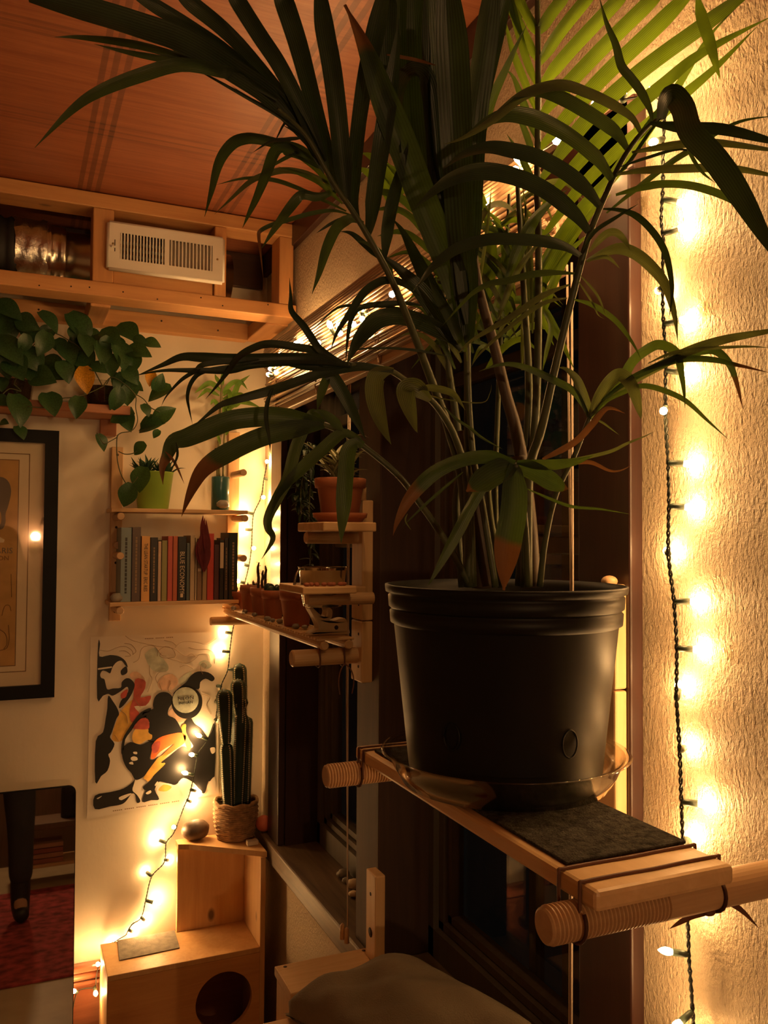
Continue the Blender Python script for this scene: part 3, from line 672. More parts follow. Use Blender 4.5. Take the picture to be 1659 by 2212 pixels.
ink('black_ink', [
    [(165,160),(188,160),(180,300),(300,285),(400,300),(470,350),(498,420),(470,400),(430,350),(380,360),(340,400),(320,440),(300,490),(260,470),(215,460),(190,500),(200,540),(235,555),(250,610),(270,670),(330,660),(420,650),(430,590),(480,545),(530,555),(575,610),(560,680),(520,760),(450,850),(400,880),(420,800),(500,700),(490,640),(420,690),(330,740),(280,720),(220,740),(155,770)],
    [(280,740),(330,800),(380,880),(400,950),(370,1000),(320,1150),(300,1210),(350,1280),(310,1370),(280,1400),(300,1470),(270,1580),(200,1640),(135,1710),(140,1250),(220,1150),(250,1000),(270,880)],
    [(640,930),(760,880),(700,980),(600,1040),(540,1130),(470,1230),(450,1380),(425,1380),(440,1230),(520,1090)],
    [(780,840),(800,760),(850,710),(920,700),(980,730),(1010,800),(960,880),(950,960),(1030,1000),(1090,1100),(1100,1160),(900,1200),(800,1270),(720,1240),(760,1190),(720,1130),(740,1040),(690,980),(660,950),(700,900),(780,890)],
    [(440,1330),(530,1260),(640,1290),(740,1250),(790,1260),(760,1380),(745,1450),(800,1450),(840,1420),(760,1530),(700,1620),(640,1670),(580,1680),(540,1610),(480,1540),(440,1440)],
    [(860,1500),(960,1420),(1100,1310),(1180,1330),(1230,1300),(1150,1180),(1130,1050),(1200,990),(1250,1060),(1320,1110),(1370,1180),(1400,1200),(1475,1050),(1470,1640),(1400,1700),(1370,1810),(1330,1830),(1240,1720),(1120,1660),(1060,1720),(1000,1740),(860,1700),(780,1760),(700,1800),(670,1760),(760,1680),(800,1600)],
    [(130,1860),(300,1820),(450,1780),(560,1700),(585,1640),(570,1720),(550,1800),(600,1850),(640,1920),(600,1940),(580,1850),(540,1840),(480,1920),(420,1960),(300,1980),(130,2010)],
    [(660,1930),(700,1800),(760,1760),(850,1700),(800,1790),(850,1900),(760,1910)],
    [(1200,520),(1280,470),(1400,480),(1470,540),(1440,580),(1370,550),(1310,590),(1290,670),(1150,640),(1010,720),(1060,660),(1150,590)],
    [(420,460),(480,410),(495,470),(470,500),(430,510)],
    [(1160+172*math.cos(a*math.pi/10), 815+185*math.sin(a*math.pi/10)) for a in range(20)]], 'ink_black', 3)
ink('headband', [[(163, 432), (320, 412), (322, 428), (163, 452)]], 'paper', 4, False)
ink('orange_ink', [[(780,1280),(850,1210),(980,1170),(1090,1155),(1150,1190),(1130,1270),(1050,1330),(950,1400),(880,1410),(1020,1275),(860,1370),(800,1440),(755,1440),(770,1350)]], 'ink_orange', 4)
ink('red_patch', [[(560,1100),(640,1000),(720,1000),(740,1070),(720,1115),(600,1115)], [(420,720),(495,665),(480,750),(430,770)], [(770,1290),(860,1250),(840,1360),(780,1380)]], 'ink_red', 5)
ink('yellow_patch', [[(550,1180),(600,1105),(720,1105),(730,1160),(770,1180),(760,1230),(700,1240),(640,1280),(560,1260)], [(700,1680),(680,1650),(800,1480),(860,1420),(950,1400),(870,1490),(920,1500),(800,1620),(730,1700)], [(1100,1080),(1150,1060),(1150,1150),(1210,1290),(1180,1360),(1150,1300),(1110,1150)], [(840,1800),(900,1735),(990,1760),(930,1810)]], 'ink_yellow', 4)
ink('pale_shape', [[(820,1790),(900,1720),(1020,1750),(960,1820),(860,1880)], [(1060,1720),(1120,1670),(1200,1700),(1210,1800),(1150,1880),(1090,1800)], [(1220,1760),(1290,1780),(1330,1820),(1260,1810)], [(530,1440),(560,1420),(600,1430),(605,1460),(550,1470)], [(560,1370),(600,1370),(600,1395),(565,1390)], [(515,1490),(550,1480),(560,1510),(520,1505)], [(1420,1330),(1470,1320),(1475,1370),(1440,1390)], [(150,1890),(210,1862),(170,1895)], [(400,1880),(500,1840),(540,1840),(430,1910)], [(1380,1780),(1440,1670),(1475,1660),(1475,1780)], [(800,1740),(830,1700),(840,1720),(810,1750)], [(700,1830),(750,1800),(760,1825),(720,1845)]], 'paper', 3.6)
ink('disc', [[(1145+146*math.cos(a*math.pi/12), 790+145*math.sin(a*math.pi/12)) for a in range(24)]], 'ink_teal', 5, False)
g = G()
for c in ([(185,230),(280,240),(380,200),(470,190),(540,230),(560,280)], [(400,240),(470,240),(530,290),(470,300)], [(460,155),(540,170),(590,240),(550,280)], [(560,370),(620,330),(650,220),(720,180),(800,190),(870,280),(930,300)], [(470,70),(560,125),(800,180),(1000,210),(1090,270),(1150,300),(1210,270),(1260,310)], [(905,120),(990,140),(1040,180)], [(1030,200),(1100,140),(1250,140),(1380,165),(1490,100)], [(1180,200),(1280,225),(1400,225),(1470,280),(1470,380)], [(830,300),(840,240),(920,190),(1000,220),(1030,300),(940,320),(860,300),(870,260)], [(940,320),(1050,350),(1160,375),(1250,330),(1300,280),(1400,280),(1420,370)], [(740,400),(745,500),(770,560),(720,700)], [(830,600),(810,540),(850,480),(930,470)], [(1080,420),(1150,400),(1230,440)], [(1340,500),(1310,430),(1340,370),(1380,400),(1360,440)], [(850,600),(880,680)], [(980,600),(950,670),(990,720)], [(410,900),(480,960),(500,1050)], [(560,760),(640,870)], [(350,1180),(400,1250)], [(1330,720),(1420,760),(1380,850),(1430,950)]):
    obj('contour_line', G().tube(catmull([PY(x, y, YQ-.0015) for x, y in cp(c)], 5), .0007, 5), 'ink_line', po)
rz_ = math.radians(2.0)
p = PY(180+1148/5.184, 1360+770/5.184, YQ-.0034); textmesh('NEON', .0145, MXR(p, rz_), 'ink_black', po, sx=1.25)
p = PY(180+1148/5.184, 1360+822/5.184, YQ-.0034); textmesh('INDIAN', .0110, MXR(p, rz_), 'ink_black', po, sx=1.2)
g = G()
for (xa, ya, xb, yb, n) in ((690, 102, 1010, 86, 16), (330, 2032, 1080, 1918, 34)):
    for k in range(n):
        if k % 6 == 5: continue
        u, v = k/n, (k+.72)/n
        q = [PY(180+(xa+(xb-xa)*s)/5.184, 1360+(ya+(yb-ya)*s+d)/5.184, YQ-.0012) for s, d in ((u, -5), (v, -5), (v, 5), (u, 5))]
        g.prism(q, (0, .0003, 0))
obj('small_print', g, 'ink_line', po)['kind'] = 'stuff'
# ================================================================== WALL BOOKSHELF ON PEGS
SY = 2.60      # front of planks
bs = thing('peg_bookshelf', (.47, B, 1.49), 'pale pine peg shelf with two thin planks on back wall', 'shelf')
ux = [(PY(237, 1150, B).x, PY(262, 1150, B).x), (PY(488, 1150, B).x, PY(513, 1150, B).x)]
ztop = [PY(240, 966, B).z, PY(500, 935, B).z]; zbot = PY(230, 1341, B).z
for (x0, x1), zt in zip(ux, ztop):
    u = obj('upright', G().bbox((x0, B-.02, zbot), (x1, B, zt), .002), 'plain_pine_z', bs)
    xm = (x0+x1)/2
    for z in (zt-.025, (zt+zbot)/2+.02, (zt+zbot)/2-.09, zbot+.03):
        obj('screw_hole', G().lathe((xm, B-.0206, z), [(.004, 0), (.004, .001)], 10, 1), 'hole', u)
ZU = PY(400, 1100, SY).z; ZL = PY(400, 1298, SY).z
obj('plank', G().bbox((.266, SY, ZU-.012), (.678, B-.02, ZU), .002), 'plain_pine_x', bs)
obj('plank', G().bbox((.266, SY, ZL-.012), (.652, B-.02, ZL), .002), 'plain_pine_x', bs)
def peg(root, x, z, y0, r=.0115, y1=B-.01):
    o = obj('peg', G().tube([(x, y0, z), (x, y0+.003, z), (x, y1, z)], [r*.85, r, r], 16, smooth=False), 'dowel', root); return o
xr_ = sum(ux[1])/2; xl_ = sum(ux[0])/2
peg(bs, xr_, PY(530, 1021, 2.60).z, 2.60); peg(bs, xr_+.005, ZU-.025, 2.595); peg(bs, xl_-.002, ZU-.025, 2.595); peg(bs, xl_, ZL-.025, 2.595); peg(bs, xr_-.02, ZL-.025, 2.595)
peg(bs, xr_+.003, PY(519, 1206, 2.60).z, 2.60); peg(bs, xl_, PY(248, 1201, 2.60).z, 2.61); peg(bs, xl_, PY(250, 1178, 2.65).z, 2.685)

BK = [  # x0, x1, top (crop px), colour, label, spine text, text colour
 (160,285,50,(.20,.25,.26),'thick blue-grey book at the left end of the shelf',None),
 (290,392,45,(.10,.065,.055),'tall dark brown book beside the thick blue-grey one',None),
 (400,500,150,(.72,.38,.12),'orange-yellow book with black title THE LEAN STARTUP','lean'),
 (504,590,165,(.022,.018,.018),'black paperback just right of the orange-yellow book','dark'),
 (592,631,212,(.60,.42,.32),'slim pinkish white book right of the black paperback',None),
 (636,700,200,(.30,.27,.10),'olive yellow book left of the pair of red spines',None),
 (705,763,152,(.55,.10,.075),'pinkish red book, left of the red pair',None),
 (766,820,150,(.50,.12,.05),'orange-red book, right of the red pair',None),
 (823,920,155,(.018,.018,.018),'black book with large pale title BLUE ECONOMY','blue'),
 (924,961,232,(.10,.125,.12),'slim grey-teal book right of BLUE ECONOMY',None),
 (965,1020,142,(.50,.38,.24),'cream book in the middle right of the row',None),
 (1024,1044,170,(.60,.47,.32),'very thin whitish book right of the cream one',None),
 (1047,1103,180,(.26,.15,.075),'brown book with small white label on spine','label'),
 (1107,1160,190,(.35,.22,.10),'tan book with grey band left of bright red book',None),
 (1163,1240,120,(.52,.05,.03),'bright red book in the right half of the row',None),
 (1243,1302,250,(.07,.020,.022),'dark maroon book right of the bright red one',None),
 (1306,1356,195,(.020,.018,.018),'black book with white upper spine panel','panel'),
 (1360,1406,172,(.045,.038,.032),'dark grey book beside the tall black-green one',None),
 (1410,1515,110,(.010,.016,.013),'tall black-green book at the right end','fine')]
YB = 2.612
for i, (a, b_, tp, c, lab, txt) in enumerate(BK):
    x0 = PY(230+a/5.352, 1250, YB).x+.0004; x1 = PY(230+b_/5.352, 1250, YB).x-.0004
    zt = PY(230+a/5.352, 1130+tp/5.352, YB).z; z0 = ZL+.0003
    dpt = min(.118, .6*(zt-z0)); xm = (x0+x1)/2; zm = (z0+zt)/2
    t = thing('book', (xm, YB+dpt/2, z0), lab, 'book', 'books on the lower plank')
    m = plain('book_cover_%d' % i, c, .5, var=.08)
    h = .0016
    g = G().bbox((x0, YB, z0), (x0+h, YB+dpt, zt), .0004).bbox((x1-h, YB, z0), (x1, YB+dpt, zt), .0004)
    g.bbox((x0, YB, z0), (x1, YB+h*1.4, zt), .0008)
    obj('cover', g, m, t)
    obj('pages', G().box((x0+h, YB+h, z0+.002), (x1-h, YB+dpt-.003, zt-.003)), 'pages', t)
    MS = lambda z: Matrix.Translation((xm, YB-.0006, z)) @ Matrix.Rotation(math.radians(90), 4, 'X') @ Matrix.Rotation(math.radians(-90), 4, 'Z')
    wd = x1-x0
    if txt == 'lean': textmesh('THE LEAN STARTUP  ERIC RIES', wd*.62, MS(zm+.004), 'ink_black', t, sx=.165*1.0/(wd*.62*14.0)*.90)
    if txt == 'blue':
        textmesh('BLUE ECONOMY', wd*.80, MS(zm-.012), 'pages', t, sx=.135/(wd*.80*7.9))
        obj('emblem', G().box((xm-.004, YB-.0008, z0+.010), (xm+.004, YB, z0+.022)), 'pages', t)
    if txt == 'label': obj('spine_label', G().box((xm-.005, YB-.0008, zm-.006), (xm+.005, YB, zm+.003)), 'pages', t)
    if txt == 'panel': obj('spine_panel', G().box((x0+.001, YB-.0008, zm+.005), (x1-.001, YB, zt-.008)), 'pages', t)
    if i in (0, 1, 3, 17, 18):   # unreadable fine titles: rows of small marks
        g = G(); rr = random.Random(i)
        z = zt-.03
        while z > z0+.03:
            l = rr.uniform(.004, .012); g.box((xm-wd*.10, YB-.0006, z-l), (xm+wd*.10, YB, z)); z -= l+.0022
        obj('title_marks', g, 'ink_line' if i != 0 else 'ink_black', t)

# small things on the bookshelf
g = G().sphere(PY(252, 1290, 2.618)+V((0, 0, -.0015)), .017, 9, 6, (1.2, .8, .8), .18, 2); o = obj('stone', g, 'pebble', None, None, PY(252, 1290, 2.618)); tag(o, 'small grey stone at the left end of the lower bookshelf plank', 'stone')
# dark red dried flower stuck in front of the books
fl = thing('dried_flower', PY(442, 1235, 2.60), 'dark red dried flower sticking up in front of the books', 'flower')
for pts, wd in (([(441, 1235), (436, 1205), (432, 1175), (436, 1150)], 14), ([(441, 1232), (448, 1200), (444, 1165), (438, 1140)], 15), ([(442, 1225), (440, 1180), (436, 1140), (439, 1112)], 12), ([(443, 1220), (450, 1180), (447, 1150), (445, 1122)], 11), ([(440, 1230), (428, 1200), (427, 1180), (433, 1160)], 11), ([(444, 1200), (447, 1165), (441, 1135), (442, 1118)], 9)):
    obj('petal', leaf_from([PY(a, b, 2.598-.004*k) for k, (a, b) in enumerate(pts)], wd/1822*2.5, TOCAM, .3, .4, 'sin'), 'feather', fl)
# teal cup with bamboo
tc_ = PY(476, 1060, 2.665); tcx = tc_.x
lb_ = thing('potted_bamboo', (tcx, 2.665, ZU), 'lucky bamboo in teal glazed cylinder on the upper bookshelf plank', 'plant')
obj('pot', G().lathe((tcx, 2.665, ZU+.0004), [(.024, 0), (.0285, .003), (.0285, .104), (.0275, .107), (.0255, .104), (.0255, .01), (.001, .009)], 28, closed=True), 'teal', lb_)
obj('soil', G().lathe((tcx, 2.665, ZU), [(.0254, .085), (.001, .088)], 20, closed=True), 'soil', lb_)
def bpt(x, y, k=0): return PY(x, y, 2.665+k)
for pts in ([(474, 1030), (472, 960), (474, 900), (478, 860), (480, 815)], [(482, 1030), (484, 960), (487, 910), (490, 870)], [(470, 1030), (468, 990), (466, 968)]):
    q = [bpt(a, b) for a, b in pts]; obj('stalk', G().tube(catmull(q, 5), .0036, 8), 'bamboo_stem', lb_)
for pts, wd in (([(478, 845), (455, 828), (435, 838), (420, 850)], 12), ([(478, 830), (468, 818), (464, 808)], 9), ([(480, 835), (480, 815), (482, 800)], 9), ([(480, 850), (500, 828), (520, 825), (535, 842)], 11), ([(482, 862), (505, 850), (515, 830), (540, 810)], 13), ([(482, 855), (494, 845), (498, 862), (500, 875)], 10), ([(488, 890), (510, 868), (530, 868), (562, 880)], 14), ([(488, 885), (500, 858), (520, 850), (530, 856)], 10), ([(474, 880), (462, 866), (455, 875)], 10), ([(488, 900), (492, 880), (500, 895), (505, 900)], 11), ([(486, 920), (484, 890), (480, 870)], 10), ([(474, 940), (466, 925), (462, 905)], 8), ([(488, 940), (496, 920), (505, 905)], 8), ([(476, 960), (470, 940), (463, 935)], 7), ([(490, 870), (505, 876), (515, 872), (530, 858)], 9), ([(474, 855), (450, 843), (440, 848), (425, 862)], 9), ([(478, 870), (498, 900), (515, 895)], 9)):
    obj('leaf', leaf_from([bpt(a, b, -.012*k) for k, (a, b) in enumerate(pts)], wd/1822*2.55, TOCAM, .25, .4), 'bamboo', lb_)
g = G().sphere(PY(481, 1089, 2.628), .0145, 12, 8, (1.45, .8, .9), .10, 5); o = obj('crystal_ornament', g, 'bone', None, None, PY(481, 1089, 2.628)); o.data.materials[0] = M['pebble']; tag(o, 'small pale crystal lump before the teal cylinder pot', 'ornament')
# lime pot
lc = PY(331, 1060, 2.665); lx = lc.x
lp = thing('potted_aloe', (lx, 2.665, ZU), 'spiky green aloe in lime green pot on the upper bookshelf plank', 'plant')
obj('pot', G().lathe((lx, 2.665, ZU+.0004), [(.044, 0), (.046, .002), (.060, .112), (.062, .114), (.058, .112), (.045, .01), (.001, .008)], 36, closed=True), 'lime', lp)
obj('soil', G().lathe((lx, 2.665, ZU), [(.0565, .098), (.001, .104)], 24, closed=True), 'soil', lp)
ra = random.Random(4)
am = []
for k in range(4):
    pts = [V((0, 0, 0)), V((.25, .05*k, .28)), V((.6, -.03*k, .55)), V((1, 0, .62+.12*k))]
    me = leaf_from(pts, .26, V((-.6, 0, 1)), 0, .6, 'palm').mesh('leaf', V((0,0,0))); me.materials.append(M['aloe']); am.append(me)
for r_ in range(7):
    rc = V((lx+ra.uniform(-.045, .045), 2.665+ra.uniform(-.03, .03), ZU+.10))
    for k in range(11):
        a = 2*math.pi*k/11+ra.uniform(-.3, .3); s_ = ra.uniform(.035, .055)
        mt = Matrix.Translation(rc-base_of(lp)) @ Matrix.Rotation(a, 4, 'Z') @ Matrix.Rotation(-ra.uniform(-.1, .6), 4, 'Y') @ Matrix.Scale(s_, 4)
        inst(am[k % 4], 'leaf', lp, mt)

# ================================================================== WOODEN BOXES (cat house) IN THE CORNER
LX0, LX1, LY0, LZ = .267, .722, 2.512, .520
bt = .016
hb = thing('wooden_cat_house', (.49, 2.63, 0), 'pine box with round doorway at the bottom of the corner', 'box')
obj('top', G().bbox((LX0, LY0, LZ-bt), (LX1-bt, B-.032, LZ), .002), 'knotty', hb)
obj('side_panel', G().bbox((LX0, LY0+.002, .002), (LX0+bt, B-.032, LZ-bt), .002), 'knotty', hb)
g = G()   # front with a round hole
cx_, cz_, rh = PY(484, 2162, LY0).x, PY(484, 2162, LY0).z, .084
x0, x1, z0, z1 = LX0+.002, LX1-bt, .002, LZ-bt
n = 48; ring = [(cx_+rh*math.cos(2*math.pi*i/n), cz_+rh*math.sin(2*math.pi*i/n)) for i in range(n)]
outer = []
for i in range(n):
    a = 2*math.pi*i/n; dx, dz = math.cos(a), math.sin(a)
    tt = min(((x1-cx_)/dx if dx > 1e-6 else (x0-cx_)/dx if dx < -1e-6 else 9), ((z1-cz_)/dz if dz > 1e-6 else (z0-cz_)/dz if dz < -1e-6 else 9))
    outer.append((cx_+dx*tt, cz_+dz*tt))
for cxx, czz in ((x0, z0), (x1, z0), (x1, z1), (x0, z1)):
    i = min(range(n), key=lambda k: (outer[k][0]-cxx)**2+(outer[k][1]-czz)**2); outer[i] = (cxx, czz)
vs = []
for yy in (LY0, LY0+bt):
    vs += [(a, yy, b) for a, b in ring] + [(a, yy, b) for a, b in outer]
fs = []
for i in range(n):
    j = (i+1) % n
    fs += [(i, n+i, n+j, j), (2*n+i, 2*n+j, 3*n+j, 3*n+i), (i, j, 2*n+j, 2*n+i), (n+i, 3*n+i, 3*n+j, n+j)]
g.add(vs, fs); obj('front_panel', g, 'pine_x', hb, 'front panel with a round doorway')
obj('back_panel', G().box((LX0+bt, B-.044, .002), (LX1-bt, B-.032, LZ-bt)), 'redwood', hb)
obj('inner_shelf', G().box((LX0+bt, LY0+.06, .20), (LX1-bt, B-.045, .214)), 'redwood', hb)
# right panel runs up both levels, back and slanted top make the upper nook
obj('tall_side_panel', G().bbox((LX1-bt, LY0, .002), (LX1, B-.032, .786), .002), 'knotty', hb)
obj('upper_back', G().bbox((.492, B-.046, LZ), (LX1-bt, B-.032, .786), .002), 'knotty', hb)
tz = .802
obj('upper_top', G().prism([(.488, B-.032, tz-.016), (.488, B-.075, tz-.016), (.520, B-.088, tz-.016), (LX1+.002, LY0-.004, tz-.016), (LX1+.002, B-.032, tz-.016)], (0, 0, .016)), 'knotty', hb)
g = G()
q = [PZ(a, b, LZ+.003) for a, b in ((251, 2022), (373, 1999), (388, 2047), (258, 2074))]
g.prism([(v.x, min(v.y, B-.034), LZ+.0004) for v in q], (0, 0, .003)); o = obj('felt_mat', g, 'felt_flat', None, None, (.38, 2.63, LZ)); tag(o, 'dark grey square felt mat on the lower wooden box', 'mat')

# rock, cactus in basket, white block, ball
c = PZ(428, 1801, tz); c.y = 2.695; c.x = .545; c.z = tz+.031
rk = obj('river_stone', G().sphere(c, .034, 16, 10, (1.32, .95, .93), .035, 8), 'rock', None, None, c); tag(rk, 'mottled brown river stone beside the cactus basket', 'stone')
cc = V((.668, 2.675, tz)); 
ct = thing('potted_cactus', cc, 'ribbed columnar cactus in woven basket beside the window', 'cactus')
g = G(); nrow = 17; nn = 30; vs = []; H = .112
rB = lambda u: .057+.012*math.sin(u*2.2)
for i in range(nrow*3+1):
    u = i/(nrow*3); ph = i % 3
    for j in range(nn):
        a = 2*math.pi*j/nn; bump_ = .0022*math.sin(j*math.pi*2*10/nn + (i//3)*math.pi)*(1 if ph else .2) + (.0016 if ph else -.001)
        r = rB(u)+bump_; vs.append((cc.x+r*math.cos(a), cc.y+r*math.sin(a), cc.z+.001+H*u))
g.add(vs, [(i*nn+j, i*nn+(j+1) % nn, (i+1)*nn+(j+1) % nn, (i+1)*nn+j) for i in range(nrow*3) for j in range(nn)], False)
obj('basket', g, 'basket', ct)
g = G(); g.tube([(cc.x+rB(1)*math.cos(2*math.pi*k/40), cc.y+rB(1)*math.sin(2*math.pi*k/40), cc.z+H+.001+.003*math.sin(k*1.3)) for k in range(41)], .0055, 8); obj('basket_rim', g, 'basket', ct)
obj('soil', G().lathe(cc, [(.063, .085), (.001, .09)], 24, closed=True), 'soil', ct)
def cactus_col(base, top, r0, r1, ribs=7, seed=0, neck=None):
    """a ribbed column with a domed end and little spine tufts along the ribs"""
    rs = random.Random(seed); g = G(); sp = G(); n = ribs*4; m = 26; vs = []; base = V(base); top = V(top); L = (top-base).length
    for i in range(m):
        u = i/(m-1); c_ = base.lerp(top, u)
        r = r0+(r1-r0)*math.sin(math.pi*min(1, u*1.1)*.5)
        if neck: r *= 1-.35*math.exp(-((u-neck)/.035)**2)
        e = min(1, (1-u)*L/(r1*1.1)); r *= math.sqrt(max(0, 1-(1-e)**2)) if e < 1 else 1
        if u < .05 and neck is None and seed > 5: r *= .6+8*u
        for j in range(n):
            a = 2*math.pi*j/n; rr = r*(1-.20*(.5-.5*math.cos(a*ribs))); vs.append(c_+V((rr*math.cos(a), rr*math.sin(a), 0)))
    g.add(vs, [(i*n+j, i*n+(j+1) % n, (i+1)*n+(j+1) % n, (i+1)*n+j) for i in range(m-1) for j in range(n)], True)
    nt_ = int(L/.006)
    for k in range(nt_):
        u = (k+.5)/nt_
        if u > .985: continue
        i = u*(m-1); i0 = int(i); f = i-i0
        for rb_ in range(ribs):
            j = rb_*4; p = vs[i0*n+j].lerp(vs[min(i0+1, m-1)*n+j], f); c_ = base.lerp(top, u)
            d = (p-V((c_.x, c_.y, p.z))); d = d.normalized() if d.length > 1e-5 else V((0, 0, 1))
            p = p+d*.0002
            for s_ in range(3):
                q = p+(d*.0045+V((rs.uniform(-.003, .003), rs.uniform(-.003, .003), rs.uniform(-.003, .003))))
                t_ = d.cross(V((0, 0, 1))).normalized()*.0007
                k0 = len(sp.v); sp.v += [tuple(p-t_), tuple(p+t_), tuple(q)]; sp.f.append((k0, k0+1, k0+2)); sp.sm.append(False)
            # woolly areole
            t_ = d.cross(V((0, 0, 1))).normalized()*.0034; up = V((0, 0, .0024)); o_ = d*.0010
            k0 = len(sp.v); sp.v += [tuple(p-t_+o_), tuple(p-up+o_), tuple(p+t_+o_), tuple(p+up+o_)]; sp.f.append((k0, k0+1, k0+2, k0+3)); sp.sm.append(False)
    o = obj('column', g, 'cactus', ct); s2 = obj('spines', sp, 'spine', o); s2['kind'] = 'stuff'
def cz(px, py, y): p = PY(px, py, y); return p
yb = 2.675
cactus_col((cz(510, 1690, yb).x, yb, cc.z+.08), cz(517, 1500, yb), .025, .031, 6, 1, .86)
cactus_col((cz(495, 1690, yb-.03).x, yb-.03, cc.z+.08), cz(488, 1603, yb-.03), .016, .022, 5, 2)
cactus_col(cz(488, 1603, yb-.03)-V((0,0,.003)), cz(484, 1487, yb-.03), .015, .0265, 5, 3)
cactus_col(cz(518, 1560, yb-.01), cz(513, 1466, yb-.01), .016, .025, 5, 4)
cactus_col((cz(528, 1690, yb+.025).x, yb+.025, cc.z+.08), cz(531, 1545, yb+.025), .020, .024, 5, 5)
cactus_col(cz(521, 1570, yb+.03), cz(517, 1432, yb+.03), .016, .024, 5, 6)
wb = PZ(537, 1801, tz)
o = obj('white_block', G().bbox((.680, 2.572, tz+.0004), (.716, 2.594, tz+.015), .003), 'soap', None, None, (.698, 2.583, tz)); tag(o, 'small off-white block before the cactus basket', 'block')
bc = V((.7485, 2.635, .820+.0252))
o = obj('rubber_ball', G().sphere(bc, .0250, 20, 14), 'ball', None, None, bc); tag(o, 'orange-red rubber ball at the end of the window sill', 'ball')

# ================================================================== LEANING MIRROR
mr = thing('leaning_mirror', (-.05, 2.60, 0), 'tall frameless mirror with rounded corners leaning on back wall', 'mirror')
lean = math.radians(4.3)
def rrect(w_, h_, r):
    out = []
    for cx, cy, a0 in ((w_-r, h_-r, 0), (r, h_-r, 90), (r, r, 180), (w_-r, r, 270)):
        for k in range(7):
            a = math.radians(a0+15*k); out.append((cx+r*math.cos(a), cy+r*math.sin(a)))
    return out
MY = 2.555
mx1 = PY(164, 1720, MY).x; mh = PY(100, 1704, MY).z/math.cos(lean)
def mpt(u, v, d): # u from left edge, v up along glass, d proud of glass
    return V((mx1-.50+u, MY-(mh-v)*math.sin(lean)-d*math.cos(lean), v*math.cos(lean)-d*math.sin(lean)+.002))
hh = mh
g = G(); g.prism([mpt(u, v, -.005) for u, v in rrect(.50, hh, .02)], (mpt(0, 0, 0)-mpt(0, 0, -.005))); obj('backing', g, 'black_frame', mr)
g = G(); g.prism([mpt(u, v, .0002) for u, v in rrect(.498, hh-.002, .02)], (mpt(0, 0, .003)-mpt(0, 0, 0))); obj('glass', g, 'mirror', mr)
for x_ in (mx1-.44, mx1-.08): obj('stand_leg', G().tube([(x_, MY-.018, .60), (x_, B-.04, .012)], .008, 10), 'black_frame', mr)

# things the mirror shows: rug, low bench, the photographer
ru = obj('rug', G().bbox((-1.5, -1.02, 0.0005), (.5, .77, .012), .004), 'rug', None, None, (-.5, .2, 0)); tag(ru, 'red patterned rug on the tan floor', 'rug')
# ================================================================== SHELF TOWER ON THE WINDOW POST
def threaded(root, name, p0, x1, r, turns_to, pitch_=.0044, dep=.0030):
    """dowel along x from p0 (tip) to x1, threaded up to turns_to"""
    g = G(); pr = [(r*.80, 0), (r*.92, .0015)]
    x = .004
    while x < turns_to: pr += [(r-dep, x), (r, x+pitch_*.35), (r, x+pitch_*.65), (r-dep, x+pitch_)]; x += pitch_
    pr += [(r, x+.001), (r, x1-p0.x)]
    g.lathe(p0, pr, 28, 0, smooth=False); return obj(name, g, 'dowel', root)
tw = thing('window_peg_tower', (.74, 1.80, 1.40), 'pine peg rail on window post with small planks and dowels', 'shelf')
RX0, RX1, RY0, RY1 = .725, .752, 1.766, 1.832
zA, zB, zC = PX(805, 1078, RX0).z, PX(800, 1346, RX0).z, PX(795, 1482, RX0).z
for za, zb in ((zB+.001, zA), (zC, zB-.001)):
    r = obj('rail', G().bbox((RX0, RY0, za), (RX1, RY1, zb), .003), 'plain_pine_z', tw)
    for z in (za+.035, zb-.03): obj('screw_hole', G().lathe((RX0-.0006, RY0+.02, z), [(.0035, 0), (.0035, .001)], 10, 0), 'hole', r)
obj('rail_cap', G().tube([(.73, 1.79, zA+.0005), (.73, 1.79, zA+.03)], .013, 14), 'dowel', tw)
# upper plank with its dowel
ZP1 = PY(700, 1127, 1.69).z
obj('plank', G().bbox((.602, 1.685, ZP1-.02), (RX0, 1.862, ZP1), .003), 'plain_pine_x', tw)
obj('dowel', G().tube([(.600, 1.80, ZP1-.034), (.603, 1.80, ZP1-.034), (RX0+.004, 1.80, ZP1-.034)], [.011, .0135, .0135], 18, smooth=False), 'dowel', tw)
# middle plank
ZP2 = PY(655, 1268, 1.665).z
g = G()
obj('plank', G().bbox((.551, 1.665, ZP2-.016), (.672, 1.835, ZP2), .003), 'plain_pine_x', tw)
obj('plank_arm', G().bbox((.66, 1.74, ZP2-.030), (RX0, 1.80, ZP2-.006), .003), 'plain_pine_x', tw)
obj('dowel', G().tube([(.575, 1.715, ZP2-.030), (.578, 1.715, ZP2-.030), (RX0+.004, 1.715, ZP2-.030)], [.011, .0135, .0135], 18, smooth=False), 'dowel', tw)
# lower dowel
ZD = PY(640, 1422, 1.80).z
obj('dowel', G().tube([(.570, 1.80, ZD), (.573, 1.80, ZD), (RX0+.004, 1.80, ZD)], [.0155, .0185, .0185], 22, smooth=False), 'dowel', tw)
# lashing cords on the lower dowel
for x in (.632, .690):
    g = G(); g.tube([(x+.002*math.sin(a*.7), 1.80+.0215*math.cos(a*math.pi/8), ZD+.008+.031*math.sin(a*math.pi/8)) for a in range(17)], .0018, 6); obj('lashing', g, 'cord', tw)
for dx in (-.012, .014):
    obj('cord_tail', G().tube(catmull([(.690, 1.782, ZD-.015), (.690+dx, 1.776, ZD-.03), (.690+dx*1.4, 1.774, ZD-.055), (.690+dx*1.1, 1.774, ZD-.082)], 5), .0016, 6), 'cord', tw)

